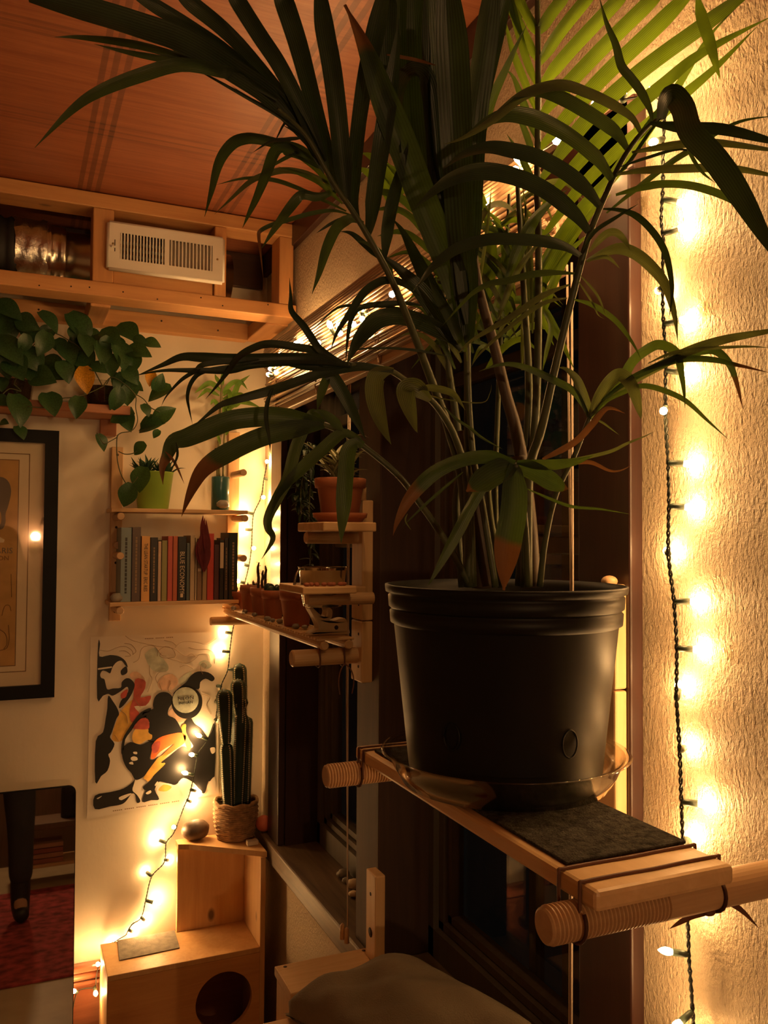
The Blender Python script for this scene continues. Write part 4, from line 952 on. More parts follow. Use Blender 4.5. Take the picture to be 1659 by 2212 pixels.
# slatted tray running along the window, on the lower dowel and one at the far end
st = thing('slatted_tray', (.66, 2.2, ZD+.02), 'long slatted wooden tray of small pots along the window', 'tray')
ZT = ZD+.0185
for x in (.637, .695): obj('runner', G().tube([(x, 1.765, ZT+.0105), (x, 1.768, ZT+.0105), (x, 2.70, ZT+.0105)], [.008, .0105, .0105], 14, smooth=False), 'dowel', st)
ns = 46
for k in range(ns):
    y = 1.775+.92*k/(ns-1)
    obj('slat', G().bbox((.622, y-.0065, ZT+.0212), (.708, y+.0065, ZT+.0262), .001), 'plain_pine_x', st)
ZTT = ZT+.0264
fd = obj('far_dowel', G().tube([(.575, 2.655, ZT-.0145), (.578, 2.655, ZT-.0145), (A-.001, 2.655, ZT-.0145)], [.012, .014, .014], 18, smooth=False), 'dowel', st)
# pots
def tpot(px, r, h, name, label, mat='terra', topper=None, y=None, seed=0):
    cx = .665
    d = ray(px, 1320); yy = cx/(d.x/d.y) if y is None else y
    c_ = V((cx, yy, ZTT+.0004))
    t = thing(name, c_, label, 'potted plant', 'terracotta pots on the slatted tray')
    obj('pot', G().lathe(c_, [(r*.70, 0), (r*.72, .001), (r*.93, h*.70), (r*.94, h*.71), (r, h*.72), (r*1.02, h), (r*.92, h), (r*.85, h*.72), (r*.66, .006), (.001, .006)], 26, closed=True), mat, t)
    obj('soil', G().lathe(c_, [(r*.90, h*.88), (.001, h*.92)], 18, closed=True), 'soil', t)
    rr = random.Random(seed)
    if topper == 'spikes':
        for k, hh_ in enumerate((.085, .062, .075)):
            b0 = c_+V((-.012+.012*k, rr.uniform(-.01, .01), h*.85)); g = G(); pts = [b0+V((rr.uniform(-.002, .002), 0, hh_*u/6)) for u in range(7)]
            g.tube(pts, [.0042, .004, .0045, .004, .0042, .0036, .002], 6, smooth=False); obj('stem', g, 'sheath', t)
            s_ = G()
            for q in range(40):
                p = b0+V((0, 0, hh_*rr.random())); a = rr.uniform(0, 6.28); d_ = V((math.cos(a), math.sin(a), .3)); k0 = len(s_.v)
                s_.v += [tuple(p+d_*.003), tuple(p+d_*.003+V((0, 0, .0012))), tuple(p+d_*.0075)]; s_.f.append((k0, k0+1, k0+2)); s_.sm.append(False)
            o = obj('thorns', s_, 'sheath', t); o['kind'] = 'stuff'
    if topper == 'succulent':
        for k in range(7):
            p = c_+V((rr.uniform(-.6, .6)*r, rr.uniform(-.6, .6)*r, h*.93+rr.uniform(0, .012)))
            obj('knob', G().sphere(p, rr.uniform(.008, .013), 10, 7, (1, 1, 1.2), .05, k), 'cactus', t)
    if topper == 'sprout':
        for k in range(6):
            p = c_+V((rr.uniform(-.5, .5)*r, rr.uniform(-.5, .5)*r, h*.88)); d_ = V((rr.uniform(-.01, .01), rr.uniform(-.01, .01), rr.uniform(.014, .026)))
            obj('sprout', G().tube([p, p+d_*.6, p+d_], [.003, .0028, .0006], 6), 'sheath', t)
    return t
tpot(516, .037, .054, 'terracotta_pot', 'low dark terracotta pot at the far end of the tray', 'terra_dark', 'sprout', 2.63, 1)
tpot(541, .034, .080, 'terracotta_pot', 'terracotta pot of short sprouts, second from the tray far end', 'terra', 'sprout', 2.500, 2)
tpot(570, .033, .078, 'terracotta_pot', 'terracotta pot with thin thorny upright stems', 'terra', 'spikes', 2.385, 3)
tpot(597, .033, .078, 'terracotta_pot', 'terracotta pot of round green succulents', 'terra', 'succulent', 2.265, 4)
tpot(650, .044, .092, 'terracotta_pot', 'largest terracotta pot on the tray, below the tin pail plank', 'terra', 'sprout', 2.055, 5)
# pebbles between the pots
rp = random.Random(9)
for k, (y, x) in enumerate(((2.57, .628), (2.44, .63), (2.33, .629), (2.20, .630), (2.15, .628), (2.12, .640), (1.985, .640), (1.96, .655), (2.32, .70))):
    p = V((x, y, ZTT+.0062)); o = obj('pebble', G().sphere(p, .0075+.002*rp.random(), 8, 6, (1.1, 1.2, .72), .12, k), 'pebble', None, None, p); tag(o, 'small pebble lying among the terracotta pots on the tray', 'pebble', 'pebbles on the slatted tray')
# carved crocodile-like bone head
sk = thing('carved_animal_head', (.67, 1.83, ZTT), 'pale carved animal head ornament with open jaws on the tray', 'ornament')
def fig(pts, d0, d1):
    y0 = 1.835; q = [PY(a, b, y0) for a, b in pts]; return [V((p.x, y0+d0, p.z)) for p in q], (0, d1-d0, 0)
body = [(460+a/4.366, 1180+b/4.366) for a, b in ((890, 640), (905, 628), (930, 660), (985, 712), (1030, 735), (1048, 700), (1040, 665), (1000, 648), (1020, 640), (1065, 645), (1105, 675), (1100, 745), (1075, 775), (1120, 770), (1185, 750), (1235, 760), (1262, 850), (1262, 895), (1180, 905), (1050, 900), (900, 900), (905, 880), (960, 855), (968, 830), (930, 740), (890, 670))]
def carve(pts, ya, yb):
    bm = bmesh.new(); q, d = fig(pts, ya, yb); q = catmull(q, 3, True)
    g = G().prism(q, d); vs = [bm.verts.new(v) for v in g.v]
    for f in g.f: bm.faces.new([vs[i] for i in f])
    bmesh.ops.remove_doubles(bm, verts=bm.verts, dist=1e-5)
    ed = [e for e in bm.edges if abs(e.verts[0].co.y-e.verts[1].co.y) < 1e-6 and len(e.link_faces) == 2 and abs(e.link_faces[0].normal.dot(e.link_faces[1].normal)) < .3]
    bm.normal_update()
    bmesh.ops.bevel(bm, geom=ed, offset=.004, segments=2, affect='EDGES', profile=.6)
    bm.verts.index_update(); r = G(); r.add([v.co for v in bm.verts], [[v.index for v in f.verts] for f in bm.faces], False); bm.free(); return r
gz = carve(body, -.018, .016)
zmin = min(v[2] for v in gz.v); gz.v = [(x, y, z-zmin+ZTT+.0003) for x, y, z in gz.v]
dz_ = ZTT+.0003-zmin
obj('head', gz, 'bone', sk)
p = PY(460+1163/4.366, 1180+843/4.366, 1.816); obj('eye', G().sphere(p+V((0, 0, dz_)), .0048, 10, 8), 'hole', sk)

# tin pail in the middle plank
tn = thing('tin_pail', (.615, 1.75, ZP2-.03), 'shiny tin pail sunk through the middle plank by the window', 'pail')
tcn = V((.6245, 1.75, ZP2)); zt_ = PY(680, 1224, 1.75).z
obj('pail', G().lathe((tcn.x, tcn.y, 0), [(.040, ZP2-.048), (.042, ZP2-.047), (.046, ZP2-.004), (.047, ZP2+.004), (.046, ZP2+.006), (.0535, zt_-.002), (.0552, zt_), (.0530, zt_-.001), (.044, ZP2-.04), (.001, ZP2-.04)], 40, closed=True), 'tin', tn)
obj('handle', G().tube(catmull([(tcn.x-.054, 1.75, zt_-.006), (tcn.x-.062, 1.745, zt_-.018), (tcn.x-.068, 1.74, zt_-.038), (tcn.x-.067, 1.735, ZP2+.004)], 6), .0024, 8), 'tin', tn)
obj('soil', G().lathe((tcn.x, tcn.y, 0), [(.050, zt_-.012), (.001, zt_-.010)], 24, closed=True), 'soil', tn)
for k in range(8):
    p = V((.565+.012*k+random.uniform(-.004, .004), 1.672+random.uniform(0, .012), ZP2+.0045)); o = obj('seed_pod', G().sphere(p, .005, 8, 6, (1.4, 1, .85), .12, k), 'terra_dark', None, None, p); tag(o, 'small brown seed pod lying on the plank below the tin pail', 'seed pod', 'seed pods on the middle plank')

# terracotta pot with pale aloe on the upper plank
tcx_ = PY(735, 1060, 1.775).x; tpc = V((tcx_, 1.775, ZP1+.0004))
sa = obj('plant_saucer', G().lathe(tpc, [(.047, 0), (.049, .001), (.056, .010), (.060, .011), (.062, .021), (.057, .021), (.050, .008), (.001, .006)], 36, closed=True), 'terra', None, None, tpc); tag(sa, 'terracotta saucer on the upper plank of the window rail', 'saucer')
pc = tpc+V((0, 0, .0065))
tp_ = thing('potted_aloe', pc, 'pale thin-leaved aloe in terracotta pot on the upper window plank', 'plant')
hp = PY(735, 1030, 1.72).z-pc.z
obj('pot', G().lathe(pc, [(.040, 0), (.041, .001), (.051, hp*.76), (.0515, hp*.77), (.057, hp*.775), (.0585, hp-.001), (.057, hp), (.052, hp), (.048, hp*.75), (.038, .006), (.001, .006)], 36, closed=True), 'terra', tp_)
obj('soil', G().lathe(pc, [(.0505, hp*.90), (.001, hp*.93)], 24, closed=True), 'soil', tp_)
ra2 = random.Random(21)
for k in range(62):
    a = ra2.uniform(0, 6.28); L_ = ra2.uniform(.05, .125); e = ra2.uniform(.2, 1.3); c0 = pc+V((ra2.uniform(-.025, .025), ra2.uniform(-.02, .02), hp*.9+ra2.uniform(0, .045)))
    d = V((math.cos(a), math.sin(a)*.8, 0)); pts = [c0, c0+d*L_*.35+V((0, 0, L_*.35*e)), c0+d*L_*.7+V((0, 0, L_*.55*e)), c0+d*L_+V((0, 0, L_*.5*e))]
    if pts[-1].x > .735: continue
    obj('leaf', leaf_from(pts, .010, V((0, 0, 1)), 0, .5, 'palm'), 'aloe_pale', tp_)
for k in range(5):
    c0 = pc+V((-.02+.01*k, .01, hp*.8)); obj('stem', G().tube([c0, c0+V((.004, 0, .03)), c0+V((.0, .004, .06))], [.004, .0035, .003], 7), 'aloe_pale', tp_)

# trailing stems hanging behind, between upper plank and tin pail
tr = thing('trailing_plant', (.60, 1.90, ZP1-.05), 'dark trailing plant hanging beside the terracotta pot in the window', 'plant')
rt = random.Random(31)
lm = []
for k in range(3):
    me = leaf_from([V((0, 0, 0)), V((.4, .05, -.05)), V((1, 0, -.35-.1*k))], .42, V((0, 0, 1)), 0, .4, 'sin').mesh('leaf', V((0,0,0))); me.materials.append(M['palm_dark']); lm.append(me)
for s_, pts in enumerate(([(672, 960), (660, 1000), (650, 1060), (652, 1110)], [(665, 955), (648, 1010), (640, 1060), (642, 1100)], [(680, 970), (672, 1040), (668, 1100), (672, 1150), (670, 1235)], [(655, 960), (645, 985), (658, 1030), (662, 1090)])):
    q = catmull([PY(a, b, 1.905+.01*s_) for a, b in pts], 8); obj('trailing_stem', G().tube(q, .0018, 6), 'vine', tr)
    for p in q[::1]:
        for k in range(2):
            mt = Matrix.Translation(p-base_of(tr)) @ Matrix.Rotation(rt.uniform(0, 6.28), 4, 'Z') @ Matrix.Rotation(rt.uniform(-.3, .9), 4, 'Y') @ Matrix.Scale(rt.uniform(.012, .03), 4)
            inst(lm[rt.randrange(3)], 'leaf', tr, mt)

# ================================================================== ROLLED BAMBOO BLIND
bl = thing('bamboo_blind', (.72, 1.75, 2.25), 'rolled-up bamboo blind with glossy slats across the window top', 'blind')
by0, by1 = 1.02, 2.475
zb0 = PX(606, 893, .715).z
obj('bottom_rail', G().bbox((.704, by0, zb0), (.730, by1, zb0+.020), .004), 'blind_rail', bl)
rb_ = random.Random(5)
folds = G()
for k in range(13):      # stacked folds of split bamboo
    z = zb0+.022+k*.0066; xo = rb_.uniform(-.006, .006)
    for j in range(5):
        x = .698+xo+j*.0095; e0, e1 = rb_.uniform(-.012, .012), rb_.uniform(-.012, .012)
        folds.tube([(x, by0+e0, z+rb_.uniform(-.002, .002)), (x+rb_.uniform(-.004, .004), (by0+by1)/2, z-.003+rb_.uniform(-.002, .002)), (x, by1+e1, z+rb_.uniform(-.002, .002))], rb_.uniform(.0024, .0036), 5)
o = obj('folded_slats', folds, 'bamboo_blind', bl); o['kind'] = 'stuff'
val = G()
for k in range(15):
    z = zb0+.108+k*.0072; x = .726-.0022*k+.018*math.sin(k/14*3.1)*(-1)
    val.tube([(x, by0-.004, z), (x-.002, 1.8, z-.004), (x, by1+.006, z)], .0040, 6)
o = obj('valance_slats', val, 'bamboo_blind', bl); o['kind'] = 'stuff'
obj('head_rail', G().bbox((.722, by0, 2.195), (.750, by1, 2.245), .003), 'blind_rail', bl)
for y in (1.25, 1.62, 2.02, 2.37):
    g = G(); 
    for dx in (-.002, .003):
        g.tube(catmull([(.700+dx, y+.004*math.sin(q*1.9+dx*900), zb0+.002+.026*q*.45) for q in range(10)], 4), .0022, 6)
    g.tube([(.694, y+.012*math.cos(a), zb0+.055+.012*math.sin(a)) for a in [k*.63 for k in range(11)]], .002, 6)
    obj('twine_tie', g, 'jute', bl)
# pull cords of the blind
def cordline(px0, py0, px1, py1, x=.712, r=.0014, dx=0):
    p, q = PX(px0, py0, x), PX(px1, py1, x); q = V((q.x, p.y+(q.y-p.y)*.25, q.z)); return G().tube([p, p.lerp(q, .5), q], r, 6)
c1_ = PX(757, 830, .712); obj('pull_cord', G().tube([(c1_.x, c1_.y, c1_.z), (c1_.x, c1_.y+.002, 1.4), (c1_.x+.004, c1_.y+.004, .868)], .0016, 6), 'string', bl)
obj('pull_cord', G().tube([(c1_.x, c1_.y+.012, c1_.z), (c1_.x, c1_.y+.010, 1.4), (c1_.x+.006, c1_.y+.009, .868)], .0013, 6), 'string', bl)
kn = V((c1_.x+.003, c1_.y+.006, .865)); obj('cord_tassel', G().lathe(kn, [(.002, 0), (.005, -.004), (.006, -.035), (.001, -.036)][::-1], 12), 'dowel', bl)
obj('cord_tassel', G().lathe(kn+V((-.006, .012, .005)), [(.001, -.036), (.006, -.035), (.005, -.004), (.002, 0)], 12), 'dowel', bl)
for k, (a, b_) in enumerate(((1216, 1233), (1226, 1241))):
    p = PX(a, 600, .705); q = PX(b_, 1240, .705); d = (q-p)/(p.z-q.z)
    obj('pull_cord', G().tube([p+d*(p.z-2.15), p, q, q+d*(q.z-.95)*.4+V((0, 0, 0))*0], .0017, 7) if False else G().tube([V((.712, p.y, 2.14)), V((.705, q.y+(.004*k), q.z)), V((.700, q.y+.004*k-.002, 1.0))], .0017, 7), 'string', bl)

# small stones and shells on the sill
rs = random.Random(13)
for k, (px, py, s_) in enumerate(((757, 1893, .016), (748, 1908, .011), (770, 1918, .017), (764, 1938, .012), (744, 1895, .009))):
    p = PZ(px, py, .820); p.z = .820+s_*.7; p.x = min(p.x, .85)
    o = obj('sill_stone', G().sphere(p, s_, 9, 7, (1.1, 1, .72), .15, k), 'bone' if k in (2, 3) else 'pebble', None, None, p); tag(o, 'small pale stone or shell lying on the window sill', 'stone', 'stones on the window sill')

# ================================================================== CHAIR AND CUSHION BELOW THE WINDOW
ch = thing('wooden_armchair', (.6, 1.4, 0), 'boxy pine armchair with flat arms under the window', 'chair')
az = .862
ax0, ax1 = .515, .726
for y0_, y1_ in ((1.607, 1.722), (1.00, 1.10)):
    a_ = obj('arm_board', G().bbox((ax0, y0_, az-.02), (ax1, y1_, az), .003), 'plain_pine_x', ch)
    for x, y in ((ax0+.02, y1_-.012), (ax1-.015, y1_-.012), (ax1-.012, y0_+.03), (ax1-.010, y0_+.012)): obj('screw_hole', G().lathe((x, y, az), [(.004, -.001), (.004, .0006)], 10), 'hole', a_)
    obj('side_panel', G().bbox((ax0+.004, (y0_+y1_)/2-.012, .05), (ax1-.01, (y0_+y1_)/2+.012, az-.02), .003), 'plain_pine_x', ch)
    obj('leg', G().bbox((ax0+.002, y0_+.01, 0), (ax0+.022, y1_-.01, az-.02), .003), 'plain_pine_z', ch)
u_ = obj('back_upright', G().bbox((.708, 1.640, az), (.731, 1.692, PX(820, 1890, .72).z), .003), 'plain_pine_z', ch)
for z, r in ((.92, .010), (1.0, .004)): obj('peg_hole', G().lathe((.7074, 1.666, z), [(r, 0), (r, .001)], 14, 0), 'hole', u_)
obj('seat', G().bbox((.40, 1.10, .788), (ax1, 1.607, .818), .004), 'plain_pine_x', ch)
obj('front_rail', G().bbox((.40, 1.10, .05), (.422, 1.607, .788), .003), 'plain_pine_x', ch)
# cushion
cu = []; 
def cushion(c, half, th, ax, ay, az_, n=22):
    g = G(); vs = []
    for s_ in (1, -1):
        for i in range(n+1):
            for j in range(n+1):
                u, v = -1+2*i/n, -1+2*j/n
                e = (1-abs(u)**2.6)*(1-abs(v)**2.6); h = th*(max(0, e)**.36)+.002
                pu, pv = u*(1-.07*(1-abs(v)**2)*0-.06*abs(v)**0*(1-abs(u))*0), v
                sh = 1-.16*(1-v*v)*abs(u)**3; sv = 1-.16*(1-u*u)*abs(v)**3
                wr = .006*math.sin(7*u+3*v)*e+.004*math.sin(11*v-5*u)*e
                vs.append(c+ax*(u*sh*half)+ay*(v*sv*half)+az_*(s_*h+wr))
    m_ = n+1; N_ = m_*m_
    fs = [(i*m_+j, (i+1)*m_+j, (i+1)*m_+j+1, i*m_+j+1) for i in range(n) for j in range(n)]
    fs += [tuple(N_+q for q in f[::-1]) for f in fs]
    g.add(vs, fs, True); return g
P1_ = V((.497, 1.60, .868)); P2_ = V((.690, 1.445, .985)); d2_ = V((.03, -.36, .055))
cz1 = (P1_+P2_)/2+d2_/2; ax_ = (P2_-P1_)/2; ay_ = d2_/2; an_ = ax_.cross(ay_).normalized()
if an_.z < 0: an_ = -an_
cz1 = cz1 - an_*.045
o = obj('cushion', cushion(cz1, 1.0, .088, ax_*1.12, ay_*1.06, an_), 'cushion', None, None, cz1); tag(o, 'plump olive-grey canvas cushion leaning on the armchair', 'cushion')
# ================================================================== BIG PEG SHELF WITH THE PALM
ZPK = 1.440
pk = thing('peg_plant_shelf', (.54, .86, ZPK-.05), 'pine plank on two threaded dowels carrying the potted palm', 'shelf')
py0, py1, px0, px1 = .614, 1.185, .477, .640
obj('plank', G().bbox((px0, py0, ZPK-.019), (px1, py1, ZPK), .0045), 'plank', pk)
o = obj('felt_pad', G().bbox((px0+.012, py0+.060, ZPK+.0003), (px1-.003, py1-.045, ZPK+.0038), .001), 'felt', pk)
fz = G(); rf = random.Random(17)
for k in range(2600):      # stray fibres on the felt
    x, y = rf.uniform(px0+.013, px1-.004), rf.uniform(py0+.061, py1-.046); a = rf.uniform(0, 6.28); l = rf.uniform(.002, .006); h = rf.uniform(.0003, .0024)
    z = ZPK+.0038; d = V((math.cos(a), math.sin(a), 0))*l; n_ = V((-d.y, d.x, 0)).normalized()*.00025
    p = V((x, y, z)); k0 = len(fz.v); fz.v += [tuple(p-n_), tuple(p+n_), tuple(p+d+V((0, 0, h)))]; fz.f.append((k0, k0+1, k0+2)); fz.sm.append(False)
o2 = obj('felt_fibres', fz, 'felt', o); o2['kind'] = 'stuff'
RD = .0175; zd = ZPK-.019-RD
ydn, ydf = .645, PZ(705, 1677, zd).y
xtip = .443
d1 = threaded(pk, 'dowel', V((xtip, ydn, zd)), A-.001, RD, .13)
d2 = threaded(pk, 'dowel', V((PZ(702, 1677, zd).x, ydf, zd)), A-.001, RD, .10)
for d_, y_ in ((d1, ydn), (d2, ydf)): pass
def lash(x, y, root, r0=RD+.0016, zt=ZPK+.0012, half=.0):
    """cord loop around dowel and plank end"""
    g = G(); pts = []
    for k in range(13): a = math.pi+math.pi*k/12; pts.append(V((x, y+r0*math.cos(a), zd+r0*math.sin(a))))
    pts = [V((x, y-r0, zt-.02))]+pts+[V((x, y+r0, zt-.02))]
    g.tube(pts, .0018, 7); return obj('lashing_cord', g, 'cord', root)
def loop_y(yc, x0, x1, root):
    """cord lying across the plank top, down both edges and under the dowel"""
    g = G(); pts = [V((x0-.0015, yc, zd-RD*.2)), V((x0-.0018, yc, ZPK-.002)), V((x0+.003, yc, ZPK+.0012))]
    pts += [V((x0+(x1-x0)*t, yc+.0008*math.sin(t*9), ZPK+.0012)) for t in (.25, .5, .75)] + [V((x1-.003, yc, ZPK+.0012)), V((x1+.0018, yc, ZPK-.002)), V((x1+.0015, yc, zd-RD*.2))]
    g.tube(catmull(pts, 3), .0018, 7); obj('lashing_cord', g, 'cord', root)
    for x in (x0, x1):
        g = G(); g.tube([V((x-.0015 if x == x0 else x+.0015, yc0, zz)) for yc0, zz in [(ydc+(RD+.0018)*math.cos(a), zd+(RD+.0018)*math.sin(a)) for ydc in [ydn if yc < .9 else ydf] for a in [math.pi*(1+.1*k) for k in range(-2, 13)]]], .0018, 7); obj('lashing_cord', g, 'cord', root)
loop_y(ydn-.010, px0, px1, pk); loop_y(ydn+.022, px0, px1, pk); loop_y(py1-.018, px0, px1, pk); loop_y(py1-.036, px0, px1, pk)
# leather tie ends under the near dowel
q0 = V((px1-.005, ydn-.004, zd-RD-.001))
obj('cord_knot', G().sphere(q0, .0045, 10, 7, (1.6, 1, .8)), 'cord', pk)
q1 = [q0, PX(1560, 1945, .668), PX(1600, 1965, .680), PX(1640, 2006, .690)]
obj('leather_tail', leaf_from(q1, .0062, TOCAM, .2, .1, 'even', 1), 'cord', pk)
q2 = [q0, q0+V((-.012, .01, -.006)), PX(1425, 1980, .58)*.5+q0*.5+V((0,0,-.004)), PX(1410, 1990, .60)]
obj('leather_tail', leaf_from([q0, q0+V((-.02, .006, -.004)), q0+V((-.04, .012, -.014))], .0052, TOCAM, .2, .1, 'even', 1), 'cord', pk)
# upright peg rail behind the pot, screwed to the casing
pr_ = thing('peg_rail', (.74, .985, 1.45), 'pine peg rail fixed to the dark casing behind the palm pot', 'rail')
xr0 = .732; yA = xr0/(ray(1329, 1550).x/ray(1329, 1550).y); yB = yA+.045
for za, zb in ((1.34, 1.551), (1.553, PX(1310, 1262, xr0).z)): obj('rail', G().bbox((xr0, yA, za), (CF, yB, zb), .003), 'plain_pine_z', pr_)
obj('peg_top', G().sphere((xr0+.004, yA+.016, PX(1310, 1262, xr0).z+.004), .011, 12, 8, (1, 1, .7)), 'dowel', pr_)

# clear saucer
PCX, PCY = .576, .925
sc_ = V((PCX, PCY, ZPK+.0042))
g = G().lathe(sc_, [(.001, .0), (.120, 0), (.127, .004), (.137, .020), (.138, .022), (.146, .040), (.155, .0425), (.1565, .041), (.147, .038), (.140, .021), (.129, .003), (.120, .0014), (.001, .0014)], 64, closed=True)
o = obj('clear_saucer', g, 'clear', None, None, sc_); tag(o, 'clear plastic saucer under the black palm pot', 'saucer')
# pot, soil
pc0 = V((PCX, PCY, ZPK+.0058)); ZR = PD(1092, 1262, 1.083).z-pc0.z     # pot height
pm = thing('potted_palm', pc0, 'large feathery palm in black nursery pot on the near plank', 'plant')
hP = ZR
KP = 1.043
prof = [(r_*KP, h_) for r_, h_ in [(.001, .004), (.100, .004), (.108, 0), (.113, .004), (.116, .02), (.135, hP*.80), (.1352, hP*.802), (.1395, hP*.81), (.1405, hP*.865), (.1375, hP*.875), (.1385, hP*.88), (.1415, hP*.89), (.1425, hP*.945), (.1400, hP*.955), (.1455, hP*.965), (.1462, hP*.985), (.1462, hP), (.142, hP+.0005), (.1395, hP*.96), (.136, hP*.86), (.112, .012), (.001, .010)]]
obj('pot', G().lathe(pc0, prof, 72, closed=True), 'pot_black', pm)
obj('soil', G().lathe(pc0, [(.1375*KP, hP*.90), (.08, hP*.915), (.001, hP*.92)], 36, closed=True), 'soil', pm)
for px, py in ((930, 1608), (1268, 1620)):      # moulded discs near the foot
    d = PD(px, py, .93); v = V((d.x-PCX, d.y-PCY, 0)).normalized(); u = (d.z-pc0.z)/(hP*.8); rr = (.116+(.135-.116)*u)*KP
    c_ = V((PCX, PCY, d.z))+v*(rr+.0002); s_ = v.cross(V((0, 0, 1))); g = G()
    g.tube([c_+s_*(.0105*math.cos(a))+V((0, 0, .0155*math.sin(a))) for a in [k*math.pi/12 for k in range(25)]], .0011, 6); obj('moulded_ring', g, 'pot_black', pm)

# ---- palm: stems, fronds and leaflets. Each blade: image trace, distance at both ends, width, material
def tr3(pts, d0, d1):
    n = len(pts); return [PD(x, y, d0+(d1-d0)*i/(n-1)) for i, (x, y) in enumerate(pts)]
def frond(name, pts, d0, d1, r0, r1, mat='stem'):
    q = catmull(tr3(pts, d0, d1), 6); n = len(q); rs = [(r0+(r1-r0)*(i/(n-1))**.7) for i in range(n)]
    return obj(name, G().tube(q, rs, 9), mat, pm)
rz = random.Random(77)
def leaflets(par, rows):
    for row in rows:
        pts, w_, d0, d1 = row[:4]; mat = row[4] if len(row) > 4 else 'palm'; prof_ = row[5] if len(row) > 5 else 'palm'
        dm = (d0+d1)/2; tw_ = rz.uniform(-.45, .45)
        obj('leaflet', leaf_from(tr3(pts, d0, d1), w_*1.10/FPX*dm, TOCAM, tw_, rz.uniform(.25, .5), prof_, 2, 5, .22), mat, par)
D = 'palm_dark'; K = 'palm_back'; P = 'palm_pale'; T6 = 'palm_tip'; T8 = 'palm_tip2'; Y = 'palm_dry'
# trunks / sheaths at the base
frond('stem', [(1045, 1268), (1040, 1180), (1026, 1080), (1010, 1000), (1000, 930)], 1.03, 1.02, .0150, .0070, 'sheath')
frond('stem', [(1146, 1268), (1140, 1150), (1130, 1050), (1120, 985)], 1.01, 1.01, .0125, .0110, 'sheath')
frond('stem', [(1128, 1000), (1112, 920), (1092, 850), (1068, 750), (1046, 670), (1030, 600), (1012, 480), (1000, 380)], 1.01, .96, .0085, .0045, 'sheath')
frond('stem', [(1070, 1268), (1042, 1090), (1022, 985), (1012, 860), (1010, 740), (1010, 600), (1000, 400)], .99, .96, .0042, .0036)
frond('stem', [(1130, 1010), (1140, 936), (1142, 810), (1133, 650), (1125, 520), (1118, 400)], 1.03, 1.05, .0065, .0030)
frond('stem', [(1000, 1268), (985, 1100), (996, 1000), (985, 900), (968, 790), (960, 690), (950, 600)], 1.06, 1.06, .0060, .0040)
frond('stem', [(1085, 1268), (1060, 1120), (1052, 1030)], 1.08, 1.08, .0060, .0040)
# L1: big frond sweeping up to the left, towards the room
L1 = frond('frond', [(1015, 1266), (1000, 1050), (970, 930), (930, 817), (889, 709), (845, 603), (780, 485), (720, 395), (660, 292), (600, 235)], 1.02, .80, .0075, .0016)
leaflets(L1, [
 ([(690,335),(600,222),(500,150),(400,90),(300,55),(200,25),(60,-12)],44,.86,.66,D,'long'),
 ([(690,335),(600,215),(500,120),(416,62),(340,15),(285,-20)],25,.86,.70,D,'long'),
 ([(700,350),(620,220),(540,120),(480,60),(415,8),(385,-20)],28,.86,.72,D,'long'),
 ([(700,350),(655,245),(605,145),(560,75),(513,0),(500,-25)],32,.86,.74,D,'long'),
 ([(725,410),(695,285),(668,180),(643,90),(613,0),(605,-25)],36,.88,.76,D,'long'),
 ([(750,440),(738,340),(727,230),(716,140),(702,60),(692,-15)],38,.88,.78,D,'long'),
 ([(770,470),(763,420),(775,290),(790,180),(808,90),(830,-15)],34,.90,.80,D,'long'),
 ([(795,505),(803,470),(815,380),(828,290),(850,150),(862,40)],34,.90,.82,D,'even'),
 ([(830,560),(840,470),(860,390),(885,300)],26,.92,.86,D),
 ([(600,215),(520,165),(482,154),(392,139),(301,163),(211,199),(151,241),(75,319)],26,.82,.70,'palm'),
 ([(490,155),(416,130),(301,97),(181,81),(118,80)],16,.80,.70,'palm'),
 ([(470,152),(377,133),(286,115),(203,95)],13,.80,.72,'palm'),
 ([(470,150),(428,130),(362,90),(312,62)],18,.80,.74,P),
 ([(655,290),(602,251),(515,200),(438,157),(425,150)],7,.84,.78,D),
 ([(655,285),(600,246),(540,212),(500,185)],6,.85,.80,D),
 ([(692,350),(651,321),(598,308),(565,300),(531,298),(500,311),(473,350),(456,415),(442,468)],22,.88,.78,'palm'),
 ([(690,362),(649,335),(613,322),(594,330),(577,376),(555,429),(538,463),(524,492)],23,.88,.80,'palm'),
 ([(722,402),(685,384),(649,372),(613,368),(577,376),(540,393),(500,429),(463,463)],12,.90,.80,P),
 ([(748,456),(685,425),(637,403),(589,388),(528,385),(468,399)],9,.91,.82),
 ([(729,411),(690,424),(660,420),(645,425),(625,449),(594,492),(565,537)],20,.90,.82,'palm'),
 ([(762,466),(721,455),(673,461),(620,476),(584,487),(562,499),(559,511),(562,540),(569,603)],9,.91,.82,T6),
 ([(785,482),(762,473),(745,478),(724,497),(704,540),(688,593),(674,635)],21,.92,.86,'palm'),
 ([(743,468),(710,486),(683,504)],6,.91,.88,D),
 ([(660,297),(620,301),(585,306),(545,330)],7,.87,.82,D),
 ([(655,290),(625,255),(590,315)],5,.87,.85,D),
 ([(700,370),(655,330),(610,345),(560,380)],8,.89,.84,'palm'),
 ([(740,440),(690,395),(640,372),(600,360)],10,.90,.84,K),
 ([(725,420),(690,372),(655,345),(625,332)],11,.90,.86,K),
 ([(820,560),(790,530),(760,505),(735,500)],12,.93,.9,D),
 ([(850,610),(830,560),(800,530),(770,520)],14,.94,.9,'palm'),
 ([(700,375),(655,300),(610,270)],8,.87,.84,D)])
